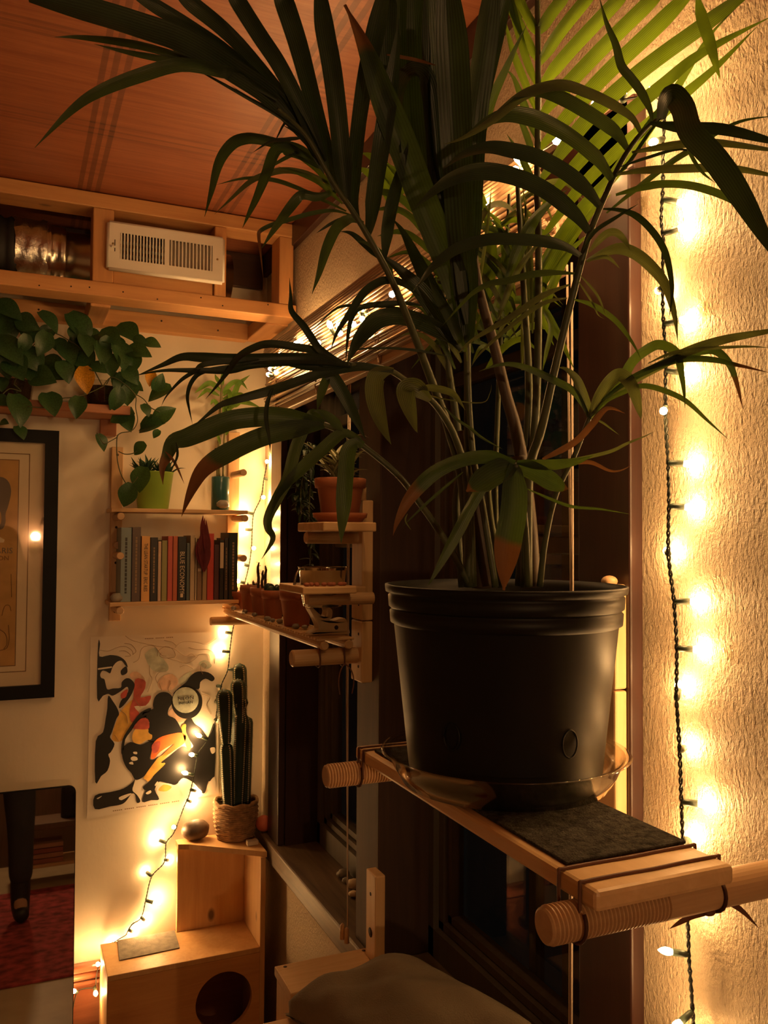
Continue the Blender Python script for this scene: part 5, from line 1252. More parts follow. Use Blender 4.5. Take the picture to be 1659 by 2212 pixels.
# C: central fan of broad dark blades
C1 = frond('frond', [(1020, 1266), (1012, 1000), (1010, 850), (1008, 700), (1000, 560), (990, 420)], 1.01, .93, .0060, .0030)
leaflets(C1, [
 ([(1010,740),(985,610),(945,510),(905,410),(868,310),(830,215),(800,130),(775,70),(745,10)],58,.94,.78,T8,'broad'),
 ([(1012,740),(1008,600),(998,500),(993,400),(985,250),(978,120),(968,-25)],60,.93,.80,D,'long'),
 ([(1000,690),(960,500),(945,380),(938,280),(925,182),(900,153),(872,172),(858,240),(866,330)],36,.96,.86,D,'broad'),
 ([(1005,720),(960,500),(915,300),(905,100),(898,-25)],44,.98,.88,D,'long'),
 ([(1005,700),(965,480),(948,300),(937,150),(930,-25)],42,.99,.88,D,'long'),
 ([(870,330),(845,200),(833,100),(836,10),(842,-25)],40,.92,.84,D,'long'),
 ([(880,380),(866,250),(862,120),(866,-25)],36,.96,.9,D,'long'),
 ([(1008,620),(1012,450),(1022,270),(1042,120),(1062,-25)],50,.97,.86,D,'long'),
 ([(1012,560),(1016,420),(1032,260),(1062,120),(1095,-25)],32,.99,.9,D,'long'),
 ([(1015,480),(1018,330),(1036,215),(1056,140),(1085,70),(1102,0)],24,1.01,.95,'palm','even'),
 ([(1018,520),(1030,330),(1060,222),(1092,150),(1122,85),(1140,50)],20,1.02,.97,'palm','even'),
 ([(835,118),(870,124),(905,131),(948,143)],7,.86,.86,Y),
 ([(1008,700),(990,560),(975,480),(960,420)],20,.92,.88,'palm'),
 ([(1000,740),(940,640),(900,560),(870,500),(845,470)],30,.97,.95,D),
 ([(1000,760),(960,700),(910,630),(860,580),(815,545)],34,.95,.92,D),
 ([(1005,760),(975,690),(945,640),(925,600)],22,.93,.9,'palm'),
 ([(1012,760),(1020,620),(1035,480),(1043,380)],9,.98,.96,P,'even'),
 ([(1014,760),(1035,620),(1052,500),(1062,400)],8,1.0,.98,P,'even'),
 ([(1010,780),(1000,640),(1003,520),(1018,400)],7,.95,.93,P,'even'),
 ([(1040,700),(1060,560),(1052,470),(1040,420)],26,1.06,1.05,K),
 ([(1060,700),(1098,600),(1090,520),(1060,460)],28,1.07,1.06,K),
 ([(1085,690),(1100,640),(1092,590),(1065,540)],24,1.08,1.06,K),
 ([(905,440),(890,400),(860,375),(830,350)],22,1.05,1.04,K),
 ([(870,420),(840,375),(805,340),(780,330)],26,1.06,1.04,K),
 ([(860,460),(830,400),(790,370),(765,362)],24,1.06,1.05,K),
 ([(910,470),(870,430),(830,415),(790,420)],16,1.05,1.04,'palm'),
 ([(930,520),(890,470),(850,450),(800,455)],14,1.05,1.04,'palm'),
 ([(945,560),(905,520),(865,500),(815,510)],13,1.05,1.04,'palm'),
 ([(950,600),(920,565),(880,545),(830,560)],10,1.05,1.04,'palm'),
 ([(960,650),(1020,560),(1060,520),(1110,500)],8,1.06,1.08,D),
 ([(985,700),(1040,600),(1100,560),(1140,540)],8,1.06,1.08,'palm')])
# F5: young frond behind, many narrow blades crossing between the stems
F5 = frond('frond', [(1075, 1266), (1070, 1050), (1075, 900), (1080, 760), (1088, 640), (1095, 520), (1100, 420)], 1.08, 1.10, .0045, .0022)
rk5 = random.Random(55); rows5 = []
for k in range(34):
    bx = 1075+rk5.uniform(-30, 40); by = 430+11*k+rk5.uniform(-12, 12); side_ = 1 if k % 2 else -1
    L_ = rk5.uniform(90, 190); an_ = math.radians(rk5.uniform(15, 70)); dr = rk5.uniform(20, 110)
    p1_ = (bx+side_*L_*.4*math.cos(an_), by-L_*.4*math.sin(an_)); p2_ = (bx+side_*L_*.8*math.cos(an_), by-L_*.62*math.sin(an_)+dr*.25); p3_ = (bx+side_*L_*1.15*math.cos(an_), by-L_*.62*math.sin(an_)+dr)
    rows5.append(([(bx, by), p1_, p2_, p3_], rk5.uniform(6, 17), 1.09, 1.06+rk5.uniform(-.03, .03), rk5.choice(['palm', 'palm', K, P, K])))
for k in range(14):
    bx = 880+22*k*.6; by = 760-17*k+rk5.uniform(-15, 15); an_ = math.radians(rk5.uniform(20, 75)); L_ = rk5.uniform(90, 170)
    rows5.append(([(bx+90, by+60), (bx+60, by), (bx+60-L_*.5*math.cos(an_), by-L_*.5*math.sin(an_)), (bx+60-L_*math.cos(an_), by-L_*.75*math.sin(an_)+20)], rk5.uniform(7, 15), 1.06, 1.03, rk5.choice(['palm', P, 'palm'])))
leaflets(F5, rows5)
# R1: upright frond against the wall, lit from behind
R1 = frond('frond', [(1122, 1266), (1138, 1050), (1154, 940), (1161, 800), (1163, 650), (1163, 500), (1160, 400), (1162, 250), (1162, 100), (1160, -25)], 1.02, 1.04, .0060, .0034)
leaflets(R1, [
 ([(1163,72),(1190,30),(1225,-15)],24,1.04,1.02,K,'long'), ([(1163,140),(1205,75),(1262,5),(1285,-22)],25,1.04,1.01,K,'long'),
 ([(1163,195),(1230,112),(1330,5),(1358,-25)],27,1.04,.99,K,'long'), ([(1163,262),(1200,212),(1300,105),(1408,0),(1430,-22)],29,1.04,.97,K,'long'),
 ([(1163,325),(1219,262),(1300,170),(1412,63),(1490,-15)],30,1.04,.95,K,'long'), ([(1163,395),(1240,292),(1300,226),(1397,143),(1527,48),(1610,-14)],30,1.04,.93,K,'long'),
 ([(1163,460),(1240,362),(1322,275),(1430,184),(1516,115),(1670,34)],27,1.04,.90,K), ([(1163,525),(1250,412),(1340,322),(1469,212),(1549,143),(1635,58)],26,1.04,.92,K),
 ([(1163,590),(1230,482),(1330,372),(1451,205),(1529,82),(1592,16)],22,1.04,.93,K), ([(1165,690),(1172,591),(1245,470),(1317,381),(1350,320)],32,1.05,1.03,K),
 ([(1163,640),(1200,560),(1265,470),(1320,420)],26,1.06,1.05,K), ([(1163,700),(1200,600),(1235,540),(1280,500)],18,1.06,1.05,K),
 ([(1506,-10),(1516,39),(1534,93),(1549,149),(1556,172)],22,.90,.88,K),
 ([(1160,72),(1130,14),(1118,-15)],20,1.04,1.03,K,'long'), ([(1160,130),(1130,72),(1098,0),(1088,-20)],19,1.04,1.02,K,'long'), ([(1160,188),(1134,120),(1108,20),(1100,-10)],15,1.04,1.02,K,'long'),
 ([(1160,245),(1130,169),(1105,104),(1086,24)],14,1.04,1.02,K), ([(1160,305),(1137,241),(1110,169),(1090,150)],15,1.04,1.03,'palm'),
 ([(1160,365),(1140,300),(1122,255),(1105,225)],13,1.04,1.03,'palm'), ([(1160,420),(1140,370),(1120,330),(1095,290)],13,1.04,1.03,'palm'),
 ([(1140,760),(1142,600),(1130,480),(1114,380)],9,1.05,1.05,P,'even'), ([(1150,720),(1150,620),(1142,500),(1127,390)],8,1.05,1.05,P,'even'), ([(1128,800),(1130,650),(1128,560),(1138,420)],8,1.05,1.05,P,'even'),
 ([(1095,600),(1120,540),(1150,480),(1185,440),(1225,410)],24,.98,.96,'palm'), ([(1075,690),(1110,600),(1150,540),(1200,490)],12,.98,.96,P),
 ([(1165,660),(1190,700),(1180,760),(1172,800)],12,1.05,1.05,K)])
# R2: frond leaning right, in front
R2 = frond('frond', [(1137, 1266), (1140, 1050), (1149, 989), (1170, 925), (1198, 799), (1234, 650), (1269, 519), (1300, 439), (1339, 355), (1375, 300), (1412, 263), (1436, 254)], .99, .80, .0072, .0016)
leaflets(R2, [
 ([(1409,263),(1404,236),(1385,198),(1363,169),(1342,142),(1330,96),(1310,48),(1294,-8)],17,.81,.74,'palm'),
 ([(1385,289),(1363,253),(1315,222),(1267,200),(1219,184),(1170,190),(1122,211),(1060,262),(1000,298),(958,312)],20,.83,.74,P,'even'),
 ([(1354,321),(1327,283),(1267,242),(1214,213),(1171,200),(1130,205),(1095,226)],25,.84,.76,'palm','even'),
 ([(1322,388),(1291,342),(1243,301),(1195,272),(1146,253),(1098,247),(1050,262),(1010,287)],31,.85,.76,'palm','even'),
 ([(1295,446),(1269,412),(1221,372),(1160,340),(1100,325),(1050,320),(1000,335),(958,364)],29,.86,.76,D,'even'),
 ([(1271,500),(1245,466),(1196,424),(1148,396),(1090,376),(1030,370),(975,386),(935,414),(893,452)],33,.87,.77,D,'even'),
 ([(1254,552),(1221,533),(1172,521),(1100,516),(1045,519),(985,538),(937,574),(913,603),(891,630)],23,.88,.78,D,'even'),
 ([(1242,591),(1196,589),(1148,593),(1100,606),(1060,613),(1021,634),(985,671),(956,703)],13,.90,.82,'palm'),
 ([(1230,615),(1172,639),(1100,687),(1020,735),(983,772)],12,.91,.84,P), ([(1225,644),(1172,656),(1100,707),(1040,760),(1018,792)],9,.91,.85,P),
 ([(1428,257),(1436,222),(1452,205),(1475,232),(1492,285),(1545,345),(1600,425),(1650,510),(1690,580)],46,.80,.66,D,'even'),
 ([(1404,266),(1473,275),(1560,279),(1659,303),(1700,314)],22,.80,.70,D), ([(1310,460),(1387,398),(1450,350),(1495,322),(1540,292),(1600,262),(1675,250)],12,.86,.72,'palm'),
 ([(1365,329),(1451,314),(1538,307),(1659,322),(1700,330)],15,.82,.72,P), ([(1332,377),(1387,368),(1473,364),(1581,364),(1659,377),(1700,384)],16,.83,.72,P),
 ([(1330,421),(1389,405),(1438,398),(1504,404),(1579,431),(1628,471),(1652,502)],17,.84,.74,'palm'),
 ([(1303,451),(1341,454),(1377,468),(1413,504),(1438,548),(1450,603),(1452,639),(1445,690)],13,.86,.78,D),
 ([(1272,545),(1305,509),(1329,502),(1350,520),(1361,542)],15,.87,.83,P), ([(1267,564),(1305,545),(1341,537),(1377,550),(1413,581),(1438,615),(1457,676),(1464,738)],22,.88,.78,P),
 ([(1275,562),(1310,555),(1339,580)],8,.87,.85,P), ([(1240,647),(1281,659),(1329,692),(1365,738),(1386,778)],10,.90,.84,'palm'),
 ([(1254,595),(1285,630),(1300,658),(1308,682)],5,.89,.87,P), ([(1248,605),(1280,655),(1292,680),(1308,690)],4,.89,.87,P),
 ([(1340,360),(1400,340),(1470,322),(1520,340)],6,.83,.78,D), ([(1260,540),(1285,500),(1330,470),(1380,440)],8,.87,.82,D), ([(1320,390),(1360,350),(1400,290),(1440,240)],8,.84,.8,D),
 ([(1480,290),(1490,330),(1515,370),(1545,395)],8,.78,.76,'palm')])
# R3: lower right frond
R3 = frond('frond', [(1166, 1266), (1178, 1167), (1202, 1066), (1240, 986), (1273, 903)], .98, .93, .0040, .0026)
leaflets(R3, [
 ([(1273,903),(1303,842),(1328,814),(1346,812),(1366,837),(1381,887),(1385,906)],26,.93,.86,P,'even'), ([(1275,900),(1336,832),(1366,781),(1404,751),(1429,745),(1460,761),(1470,797),(1477,842),(1480,882)],20,.93,.82,'palm'),
 ([(1290,880),(1366,822),(1442,781),(1493,756),(1568,733),(1659,716),(1710,706)],19,.93,.74,P,'even'), ([(1300,865),(1366,817),(1455,779),(1530,776),(1594,789),(1665,806)],14,.92,.76,T8),
 ([(1390,800),(1442,781),(1530,756),(1568,776),(1588,817),(1605,884)],16,.88,.78,T8), ([(1280,890),(1318,862),(1366,840),(1392,834),(1429,842),(1480,865),(1530,910),(1574,950)],11,.93,.80,'palm'),
 ([(1400,785),(1467,759),(1594,749),(1665,751)],7,.87,.76,P), ([(1273,903),(1262,860),(1245,820),(1222,798),(1204,794)],17,.93,.92,P,'even'),
 ([(1275,905),(1243,849),(1198,822),(1129,792),(1083,787),(1035,802)],14,.93,.90,'palm'), ([(1172,992),(1240,956),(1278,918),(1312,882),(1350,893)],13,.93,.88,Y,'even'),
 ([(1180,1000),(1240,993),(1316,976),(1354,958),(1391,943),(1413,932)],7,.93,.84,P), ([(1175,1003),(1240,999),(1278,999),(1316,1016),(1341,1016),(1366,1004)],8,.93,.86,Y), ([(1139,1056),(1202,1083),(1240,1095),(1300,1100),(1362,1111)],6,.92,.86,'palm'),
 ([(1285,905),(1305,915),(1338,940)],4,.92,.9,P)])
# small palmate frond with browned ends just above the pot
F4 = frond('frond', [(1140, 1266), (1136, 1150), (1126, 1060), (1114, 1003)], .97, .90, .0040, .0030)
leaflets(F4, [
 ([(1112,1001),(1057,986),(997,993),(936,1022),(888,1071),(859,1124),(849,1157)],30,.90,.86,T6,'even'), ([(1110,1006),(1069,1022),(1033,1046),(1008,1062)],48,.90,.87,T8,'broad'),
 ([(1112,1003),(1110,1046),(1108,1107),(1098,1167),(1091,1227),(1088,1275)],52,.90,.86,T6,'broad'), ([(1115,1002),(1153,1017),(1190,1039),(1216,1051),(1228,1056)],36,.90,.87,T8,'broad'),
 ([(1118,1000),(1178,1005),(1240,998),(1282,984)],21,.90,.86,'palm'), ([(1075,1015),(1030,1070),(985,1155),(936,1246),(922,1266)],25,.92,.90,'palm'), ([(1000,1020),(924,1085),(867,1140)],6,.9,.88,'palm'), ([(880,1110),(876,1125),(888,1145)],3,.87,.87,P)])
# L2: low frond reaching left
L2 = frond('frond', [(1015, 1264), (960, 1165), (900, 1078), (855, 1022), (777, 958), (727, 928), (685, 912)], 1.0, .90, .0045, .0030)
leaflets(L2, [
 ([(700,915),(640,905),(577,900),(505,907),(454,925),(405,945),(375,955),(360,985),(350,1010),(352,1047)],40,.90,.80,T8,'even'), ([(700,918),(640,926),(566,944),(495,977),(443,1012),(415,1059),(392,1116)],37,.90,.80,T6,'even'),
 ([(695,908),(676,890),(660,915),(637,968),(620,1033),(599,1074),(579,1117),(579,1141),(589,1165),(565,1208)],27,.91,.86,'palm'), ([(780,950),(741,936),(695,972),(656,1008),(620,1045),(599,1076),(583,1119)],24,.92,.87,'palm'),
 ([(785,962),(770,957),(753,974),(746,1033),(741,1105),(738,1141),(737,1174)],32,.92,.90,'palm','even'), ([(380,955),(383,985),(370,1015)],5,.81,.8,D), ([(357,975),(378,1000),(398,1045)],5,.81,.8,Y),
 ([(740,930),(715,905),(690,890),(675,888)],18,.91,.89,'palm')])
# L3: arching frond with folded dry blades
L3 = frond('frond', [(1012, 1264), (1008, 1050), (985, 950), (945, 880), (900, 840), (845, 802), (790, 790), (750, 787)], 1.0, .88, .0052, .0026)
leaflets(L3, [
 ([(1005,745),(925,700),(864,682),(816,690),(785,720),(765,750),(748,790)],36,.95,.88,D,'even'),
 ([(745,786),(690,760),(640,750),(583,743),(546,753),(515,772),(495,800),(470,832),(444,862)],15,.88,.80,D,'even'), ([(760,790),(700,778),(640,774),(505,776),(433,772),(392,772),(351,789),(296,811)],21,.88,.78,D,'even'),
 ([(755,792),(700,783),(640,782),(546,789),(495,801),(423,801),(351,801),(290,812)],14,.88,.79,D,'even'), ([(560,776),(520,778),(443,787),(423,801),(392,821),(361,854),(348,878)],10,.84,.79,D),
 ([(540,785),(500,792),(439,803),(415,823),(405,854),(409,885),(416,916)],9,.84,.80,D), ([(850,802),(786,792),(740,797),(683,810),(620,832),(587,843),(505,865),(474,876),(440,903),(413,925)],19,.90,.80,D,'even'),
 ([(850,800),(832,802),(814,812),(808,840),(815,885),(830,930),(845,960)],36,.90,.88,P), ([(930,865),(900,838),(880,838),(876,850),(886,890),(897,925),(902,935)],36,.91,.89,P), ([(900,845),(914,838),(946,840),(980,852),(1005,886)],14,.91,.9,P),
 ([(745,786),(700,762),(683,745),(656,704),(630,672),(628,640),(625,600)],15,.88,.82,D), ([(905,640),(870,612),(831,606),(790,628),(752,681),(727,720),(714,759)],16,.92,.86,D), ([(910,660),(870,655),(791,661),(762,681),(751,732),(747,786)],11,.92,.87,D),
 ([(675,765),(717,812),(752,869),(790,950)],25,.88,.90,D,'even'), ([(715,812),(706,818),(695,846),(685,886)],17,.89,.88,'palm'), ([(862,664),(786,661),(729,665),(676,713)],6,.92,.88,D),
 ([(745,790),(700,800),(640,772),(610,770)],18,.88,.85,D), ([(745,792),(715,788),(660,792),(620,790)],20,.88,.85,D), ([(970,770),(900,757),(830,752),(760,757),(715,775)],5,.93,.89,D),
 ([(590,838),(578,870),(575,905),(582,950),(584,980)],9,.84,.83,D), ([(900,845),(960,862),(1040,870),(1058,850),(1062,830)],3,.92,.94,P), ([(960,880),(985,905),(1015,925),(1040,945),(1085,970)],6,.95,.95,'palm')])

# ================================================================== FAIRY LIGHTS
def bulb_meshes():
    s = G().tube([(0, 0, 0), (.002, 0, 0), (.003, 0, 0), (.017, 0, 0)], [.0026, .0030, .0036, .0039], 10); sm = s.mesh('socket', V((0,0,0))); sm.materials.append(M['socket'])
    b = G().lathe((0, 0, 0), [(.0026, .0165), (.0042, .0205), (.0044, .0245), (.0030, .0290), (.0004, .0325)], 8, 0); bm_ = b.mesh('bulb', V((0,0,0))); bm_.materials.append(M['bulb'])
    return sm, bm_
SM_, BM_ = bulb_meshes()
def add_bulb(root, base, tip, s=1.0):
    d = (tip-base); d = d.normalized() if d.length > 1e-6 else V((0, -1, 0))
    q = d.to_track_quat('X', 'Z').to_matrix().to_4x4() @ Matrix.Scale(s, 4); q.translation = base-base_of(root)
    so = inst(SM_, 'socket', root, q); bo = inst(BM_, 'bulb', so, Matrix.Identity(4)); return so
def wire(root, pts, r=.0011, twist=True, pitch_=.02):
    q = catmull(pts, 8); 
    if not twist: return obj('cable', G().tube(q, r*1.3, 6), 'wire', root)
    fine = []
    for a, b in zip(q, q[1:]):
        k = max(1, int((b-a).length/.0035)); fine += [a.lerp(b, i/k) for i in range(k)]
    fine.append(q[-1]); L = 0
    tr_ = [[], []]
    for i, p in enumerate(fine):
        if i: L += (p-fine[i-1]).length
        t = (fine[min(i+1, len(fine)-1)]-fine[max(0, i-1)]).normalized(); a_ = V((1, 0, 0)) if abs(t.x) < .8 else V((0, 1, 0)); n1 = t.cross(a_).normalized(); n2 = t.cross(n1)
        ph = 2*math.pi*L/pitch_
        for k in range(2): tr_[k].append(p+(n1*math.cos(ph+k*math.pi)+n2*math.sin(ph+k*math.pi))*r*1.15)
    g = G(); g.tube(tr_[0], r, 5).tube(tr_[1], r, 5); return obj('cable', g, 'wire', root)
# right-hand string beside the casing
XW = A-.030
rs_ = thing('string_lights', PX(1443, 1100, XW), 'lit fairy light string hanging down the right wall beside the palm', 'string lights')
WR = [(1430,205),(1435,250),(1432,330),(1432,400),(1429,470),(1433,520),(1431,600),(1433,690),(1438,760),(1438,900),(1443,1000),(1445,1093),(1444,1197),(1456,1299),(1462,1400),(1461,1499),(1462,1526),(1468,1620),(1472,1732),(1475,1817),(1480,1900),(1484,1954),(1488,2064),(1494,2151),(1500,2260),(1504,2330)]
wire(rs_, [PX(x, y, XW) for x, y in WR], .0014)
def base_on(lst, y):
    for (xa, ya), (xb, yb) in zip(lst, lst[1:]):
        if ya <= y <= yb: return (xa+(xb-xa)*(y-ya)/(yb-ya), y)
    return lst[-1]
for wy, tx, ty, xt in ((215,1418,203,A-.045),(300,1408,308,A-.055),(430,1482,440,A-.007),(505,1485,488,A-.007),(620,1415,634,A-.007),(700,1490,688,A-.007),(800,1488,806,A-.007),(880,1430,893,A-.060),(1000,1502,1003,A-.007),(1093,1502,1097,A-.007),(1197,1438,1186,A-.006),(1299,1507,1300,A-.007),(1400,1516,1404,A-.007),(1512,1468,1468,A-.007),(1622,1484,1612,A-.006),(1732,1526,1738,A-.007),(1836,1492,1796,A-.007),(1930,1500,1968,A-.007),(2062,1436,2054,A-.052),(2185,1472,2206,A-.045),(2270,1530,2280,A-.007)):
    add_bulb(rs_, PX(*base_on(WR, wy), XW), PX(tx, ty, xt), 1.08)
# string over the window head and down the corner
YWl = B-.022
ls_ = thing('string_lights', PY(565, 1070, YWl), 'lit fairy light string over the window and down the far corner', 'string lights')
WT = [(1425,203),(1350,215),(1286,232),(1202,306),(1118,362),(1043,440),(960,478),(900,560),(846,640),(790,680),(740,715),(690,738),(650,738),(620,752),(600,790),(590,812)]
wire(ls_, [PX(x, y, .692) for x, y in WT], .0011, False)
WL = [(586,805),(590,880),(583,950),(577,1000),(570,1036),(564,1074),(548,1110),(545,1144),(543,1184),(538,1221),(528,1262),(515,1310),(503,1360),(497,1400),(492,1447),(478,1481),(469,1531),(463,1566),(444,1605),(428,1628),(420,1670),(409,1717),(397,1744),(376,1798),(359,1821),(355,1862),(328,1893),(316,1939),(305,1982),(285,1997),(272,2020)]
def yl(y): return YWl if y < 2000 else B-.020
WL3 = [PY(x, y, YWl-(.0 if not (1360 < y < 1820) else .004)) for x, y in WL]
wire(ls_, WL3, .0011, True, .022)
WL4 = [(272,2020),(240,2040),(222,2062),(214,2082),(208,2110),(205,2132),(185,2135),(168,2142),(160,2165),(150,2230)]
wire(ls_, [PY(x, y, B-.036) for x, y in WL4], .0011, False)
def near2(lst, x, y):
    best = None
    for (xa, ya), (xb, yb) in zip(lst, lst[1:]):
        L2_ = (xb-xa)**2+(yb-ya)**2; t = max(0, min(1, ((x-xa)*(xb-xa)+(y-ya)*(yb-ya))/L2_)); px_, py_ = xa+(xb-xa)*t, ya+(yb-ya)*t; d = (px_-x)**2+(py_-y)**2
        if best is None or d < best[0]: best = (d, px_, py_)
    return best[1], best[2]
rb2 = random.Random(2)
for x, y, dp in ((577,997,.05),(581,1036,.03),(567,1074,.045),(536,1108,.03),(533,1144,.012),(546,1184,.045),(532,1221,.03),(524,1258,.03),(488,1366,.010),(486,1407,.018),(507,1447,.04),(472,1482,.008),(468,1516,.010),(466,1555,.010),(430,1589,.03),(424,1632,.03),(409,1672,.03),(424,1709,.010),(413,1732,.008),(379,1788,.03),(340,1813,.009),(362,1858,.009),(318,1885,.009),(325,1948,.03),(312,1988,.009),(285,2012,.009),(592,884,.05)):
    bx, by = near2(WL, x, y); add_bulb(ls_, PY(bx, by, YWl-.003), PY(x, y, B-dp), 1.45)
for x, y, dp in ((244,2040,.008),(212,2083,.06),(160,2141,.06),(206,2142,.06)):
    bx, by = near2(WL4, x, y); add_bulb(ls_, PY(bx, by, B-.036), PY(x, y, B-dp), 1.45)
for x, y, dx in ((574,807,.72),(580,795,.72),(609,810,.69),(602,760,.73),(618,737,.73),(634,724,.74),(639,740,.70),(676,710,.74),(688,749,.68),(714,705,.71),(725,691,.735),(738,727,.68),(766,704,.69),(780,674,.73),(788,671,.735),(785,693,.70),(846,635,.70),(961,468,.71),(1043,444,.70),(1114,369,.69),(1122,345,.71),(1202,301,.69),(1286,224,.755),(1340,190,.755)):
    bx, by = near2(WT, x, y); add_bulb(ls_, PX(bx, by, .692), PX(x, y, dx-.035), 1.5)
# clear adhesive hooks on the right wall
for k, (px, py) in enumerate(((1522, 668), (1574, 1409), (1392, 440))):
    p = PX(px, py, A-.001); t = thing('cord_hook', p, ['clear plastic cord hook on the right wall, upper of two', 'clear plastic cord hook on the right wall, lower of two', 'clear plastic cord hook at the casing edge'][k], 'hook')
    obj('base', G().bbox((p.x-.003, p.y-.006, p.z-.009), (p.x, p.y+.006, p.z+.009), .001), 'hook', t)
    obj('loop', G().tube([(p.x-.006-.004*math.sin(a), p.y+.0045*math.cos(a), p.z+.0045*math.sin(a)) for a in [q*.5 for q in range(10)]], .0013, 6), 'hook', t)
# ================================================================== BEHIND THE CAMERA (seen in the mirror and in the picture glass)
wl_ = thing('wall_lamp', (.17, YF, 1.70), 'small brass wall lamp with one lit bulb behind the photographer', 'lamp')
obj('plate', G().lathe((.17, YF, 1.66), [(.045, .0005), (.045, .010), (.02, .016), (.001, .017)], 28, 1), 'brass', wl_)
obj('arm', G().tube(catmull([(.17, YF+.012, 1.66), (.17, YF+.06, 1.65), (.17, YF+.085, 1.68), (.17, YF+.085, 1.715)], 6), .006, 10), 'brass', wl_)
obj('socket', G().lathe((.17, YF+.085, 1.70), [(.010, 0), (.017, .008), (.017, .028), (.012, .03)], 20), 'brass', wl_)
obj('bulb', G().sphere((.17, YF+.085, 1.757), .032, 20, 12), 'lampglass', wl_)
# low bench with a bag and some books
be = thing('low_bench', (.45, -1.25, 0), 'low dark wooden bench by the wall behind the photographer', 'bench')
obj('top', G().bbox((.05, -1.45, .36), (.75, -1.08, .40), .005), 'dark_wood', be)
for x in (.08, .68): 
    for y in (-1.43, -1.14): obj('leg', G().bbox((x, y, 0), (x+.045, y+.045, .36), .003), 'dark_wood', be)
obj('shelf', G().bbox((.08, -1.42, .12), (.72, -1.10, .14), .003), 'plain_pine_x', be)
for k, c in enumerate(((.35, .12, .07), (.40, .20, .12), (.30, .09, .06), (.42, .22, .14))):
    z = .1404+.032*k; t = thing('book', (.24, -1.26, z), ['brick red book at the bottom of the stack on the bench shelf', 'tan red book second from the bottom on the bench shelf', 'dark red book third from the bottom on the bench shelf', 'pale red book on top of the stack on the bench shelf'][k], 'book', 'books stacked on the bench shelf')
    obj('cover', G().bbox((.13, -1.36, z), (.35, -1.13, z+.003), .001).bbox((.13, -1.36, z+.027), (.35, -1.13, z+.030), .001).bbox((.13, -1.133, z), (.35, -1.13, z+.03), .001), plain('stack_cover_%d' % k, c, .6), t)
    obj('pages', G().box((.133, -1.357, z+.003), (.347, -1.134, z+.027)), 'pages', t)
bg = thing('backpack', (.50, -1.27, .401), 'black rounded backpack standing on the low bench', 'bag')
g = G(); vs = []; n_, m_ = 24, 14
for i in range(m_+1):
    u = i/m_; rr = (1-abs(2*u-.75)**3.2*.32) if u > .375 else 1
    rr *= (1-max(0, u-.8)*3.2) if u > .8 else 1
    for j in range(n_):
        a = 2*math.pi*j/n_; ca, sa = math.cos(a), math.sin(a); vs.append((.50+.16*rr*math.copysign(abs(ca)**.7, ca), -1.27+.10*rr*math.copysign(abs(sa)**.7, sa), .4015+.34*u))
g.add(vs, [(i*n_+j, i*n_+(j+1) % n_, (i+1)*n_+(j+1) % n_, (i+1)*n_+j) for i in range(m_) for j in range(n_)]+[tuple(range(n_))[::-1], tuple(m_*n_+j for j in range(n_))], True)
obj('body', g, 'hose', bg)
obj('pocket', G().bbox((.41, -1.195, .43), (.59, -1.15, .57), .02), 'hose', bg); obj('handle', G().tube(catmull([(.46, -1.27, .73), (.47, -1.27, .765), (.53, -1.27, .765), (.54, -1.27, .73)], 5), .007, 8), 'hose', bg)

# the photographer: one continuous body, boots, trousers, shirt, hair
def skin_body(name, chains, mat, parent, levels=2):
    vs, es, rs = [], [], []; idx = {}
    for ch_ in chains:
        prev = None
        for key, co, r in ch_:
            if key is not None and key in idx: k = idx[key]
            else:
                k = len(vs); vs.append(co); rs.append(r)
                if key is not None: idx[key] = k
            if prev is not None and prev != k: es.append((prev, k))
            prev = k
    off = base_of(parent)
    me = bpy.data.meshes.new(name); me.from_pydata([tuple(V(v)-off) for v in vs], es, [])
    o = bpy.data.objects.new(name, me); COL.objects.link(o)
    md = o.modifiers.new('s', 'SKIN'); md.use_smooth_shade = True
    for k, r in enumerate(rs):
        sv = me.skin_vertices[0].data[k]; sv.radius = (r, r) if not isinstance(r, tuple) else r; sv.use_root = (k == 0)
    sb = o.modifiers.new('d', 'SUBSURF'); sb.levels = levels; sb.render_levels = levels
    dg = bpy.context.evaluated_depsgraph_get(); m2 = bpy.data.meshes.new_from_object(o.evaluated_get(dg)); bpy.data.objects.remove(o)
    m2.name = name; m2.materials.clear(); m2.materials.append(M[mat]); o = bpy.data.objects.new(name, m2); COL.objects.link(o); o.parent = parent
    for p in m2.polygons: p.use_smooth = True
    return o
px_, py_ = -.04, -.33
pe = thing('person', (px_, py_, 0), 'person in dark trousers and black boots holding up a phone, seen in the mirror', 'person')
c0 = lambda x, y, z: V((px_+x, py_+y, z))
chains = [[('pelvis', c0(0, 0, .98), .14), ('waist', c0(0, 0, 1.13), .125), ('chest', c0(0, .0, 1.33), .145), ('neckb', c0(0, .0, 1.47), .075), ('neck', c0(0, .01, 1.54), .055), ('jaw', c0(0, .035, 1.60), .070), ('head', c0(0, .02, 1.68), .092), ('crown', c0(0, .01, 1.74), .075)]]
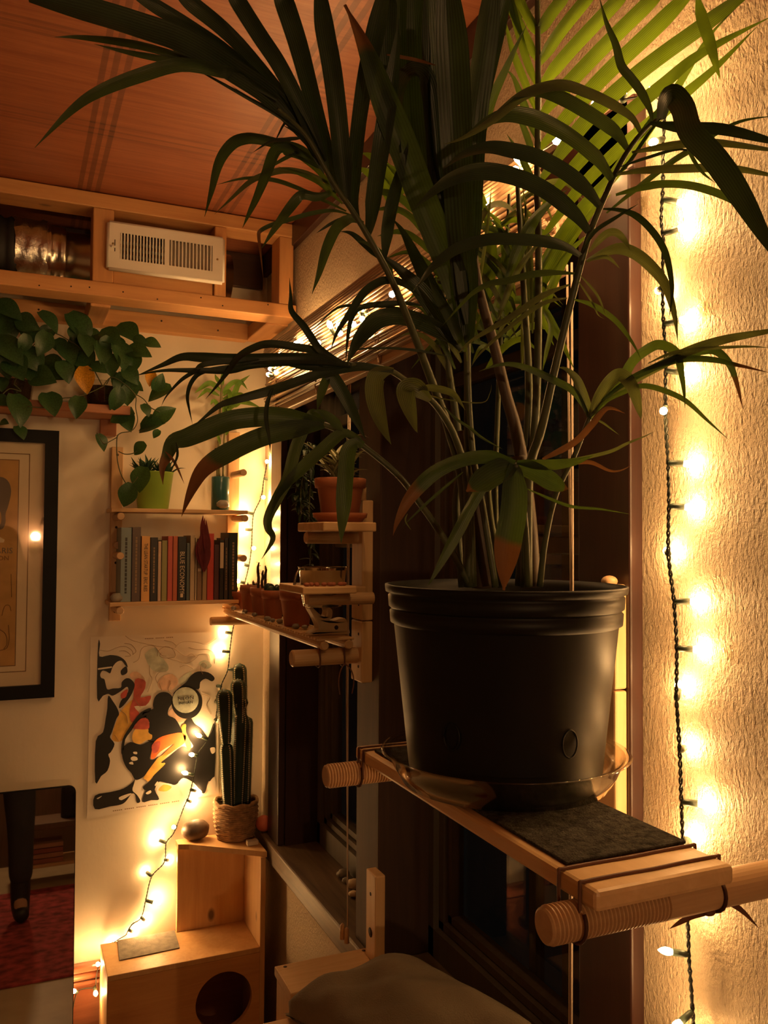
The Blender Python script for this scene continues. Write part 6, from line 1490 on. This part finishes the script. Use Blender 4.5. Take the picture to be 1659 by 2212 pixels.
for s in (-1, 1):
    chains.append([('pelvis', None, 0), ('hip%d' % s, c0(.095*s, 0, .90), .105), ('kn%d' % s, c0(.115*s, .02, .50), .062), ('calf%d' % s, c0(.118*s, -.005, .36), .060), ('an%d' % s, c0(.12*s, -.01, .10), .042), ('toe%d' % s, c0(.125*s, .10, .05), .035)])
    sh, el, wr = c0(.17*s, 0, 1.43), c0(.24*s, .09, 1.20), c0(.08*s, .24, 1.60)
    chains.append([('chest', None, 0), ('sh%d' % s, sh, .062), ('el%d' % s, el, .043), ('wr%d' % s, wr, .028), ('palm%d' % s, c0(.075*s, .265, 1.655), .030)])
    for f, (dx, dz, L_) in enumerate(((.020, .040, .9), (.010, .052, 1.0), (-.002, .054, 1.0), (-.013, .046, .85), (-.030, .014, .7))):
        p = c0(.075*s+dx*s*.5, .270, 1.672); q = p+V((dx*s*.6-.012*s, .010, dz*.6*L_)); r_ = q+V((-.018*s, .004, .018*L_))
        chains.append([('palm%d' % s, None, 0), (None, p, .011), (None, q, .009), (None, r_, .007)])
skin_body('body', chains, 'skin', pe)
tch = [[('p', c0(0, 0, 1.02), .150), ('q', c0(0, 0, .93), .150)]]
for s in (-1, 1): tch.append([('q', None, 0), (None, c0(.10*s, 0, .86), .118), (None, c0(.117*s, .02, .50), .078), (None, c0(.12*s, -.005, .30), .070), (None, c0(.121*s, -.008, .17), .070)])
skin_body('trousers', tch, 'denim', pe)
sch = [[('c', c0(0, 0, 1.32), .160), ('w', c0(0, 0, 1.13), .142), ('h', c0(0, 0, 1.00), .158)], [('c', None, 0), ('n', c0(0, 0, 1.45), .085)]]
for s in (-1, 1): sch.append([('c', None, 0), (None, c0(.17*s, 0, 1.42), .072), (None, c0(.24*s, .09, 1.20), .054), (None, c0(.12*s, .19, 1.46), .040)])
skin_body('shirt', sch, 'shirt', pe)
for s in (-1, 1):
    skin_body('boot', [[(None, c0(.12*s, -.012, .26), .062), (None, c0(.12*s, -.015, .09), .056), (None, c0(.122*s, .03, .052), .050), (None, c0(.128*s, .13, .042), .040)]], 'boot', pe)
g = G().sphere(c0(0, -.005, 1.715), .098, 18, 12, (.86, 1.0, .98)); g.v = [v for v in g.v]; g.f = [f for f in g.f if not any(g.v[i][1]-py_ > .055 and g.v[i][2] < 1.755 for i in f)]; g.sm = [True]*len(g.f)
obj('hair', g, 'hair', pe)
for s in (-1, 1):
    obj('eye', G().sphere(c0(.032*s, .108, 1.675), .011, 10, 8), 'pages', pe); obj('ear', G().sphere(c0(.085*s, .01, 1.665), .024, 10, 8, (.4, .8, 1.2)), 'skin', pe)
obj('nose', G().sphere(c0(0, .118, 1.645), .014, 10, 8, (.8, 1.2, 1.4)), 'skin', pe); obj('mouth', G().sphere(c0(0, .103, 1.605), .018, 10, 6, (1.3, .5, .3)), 'terra_dark', pe)
ph = obj('phone', G().bbox((-.042, -.075, 1.62), (.040, -.062, 1.77), .004), 'hose', None, None, (0, -.07, 1.70)); tag(ph, 'black phone held up by the person behind the camera', 'phone')
pe.location.z += .012
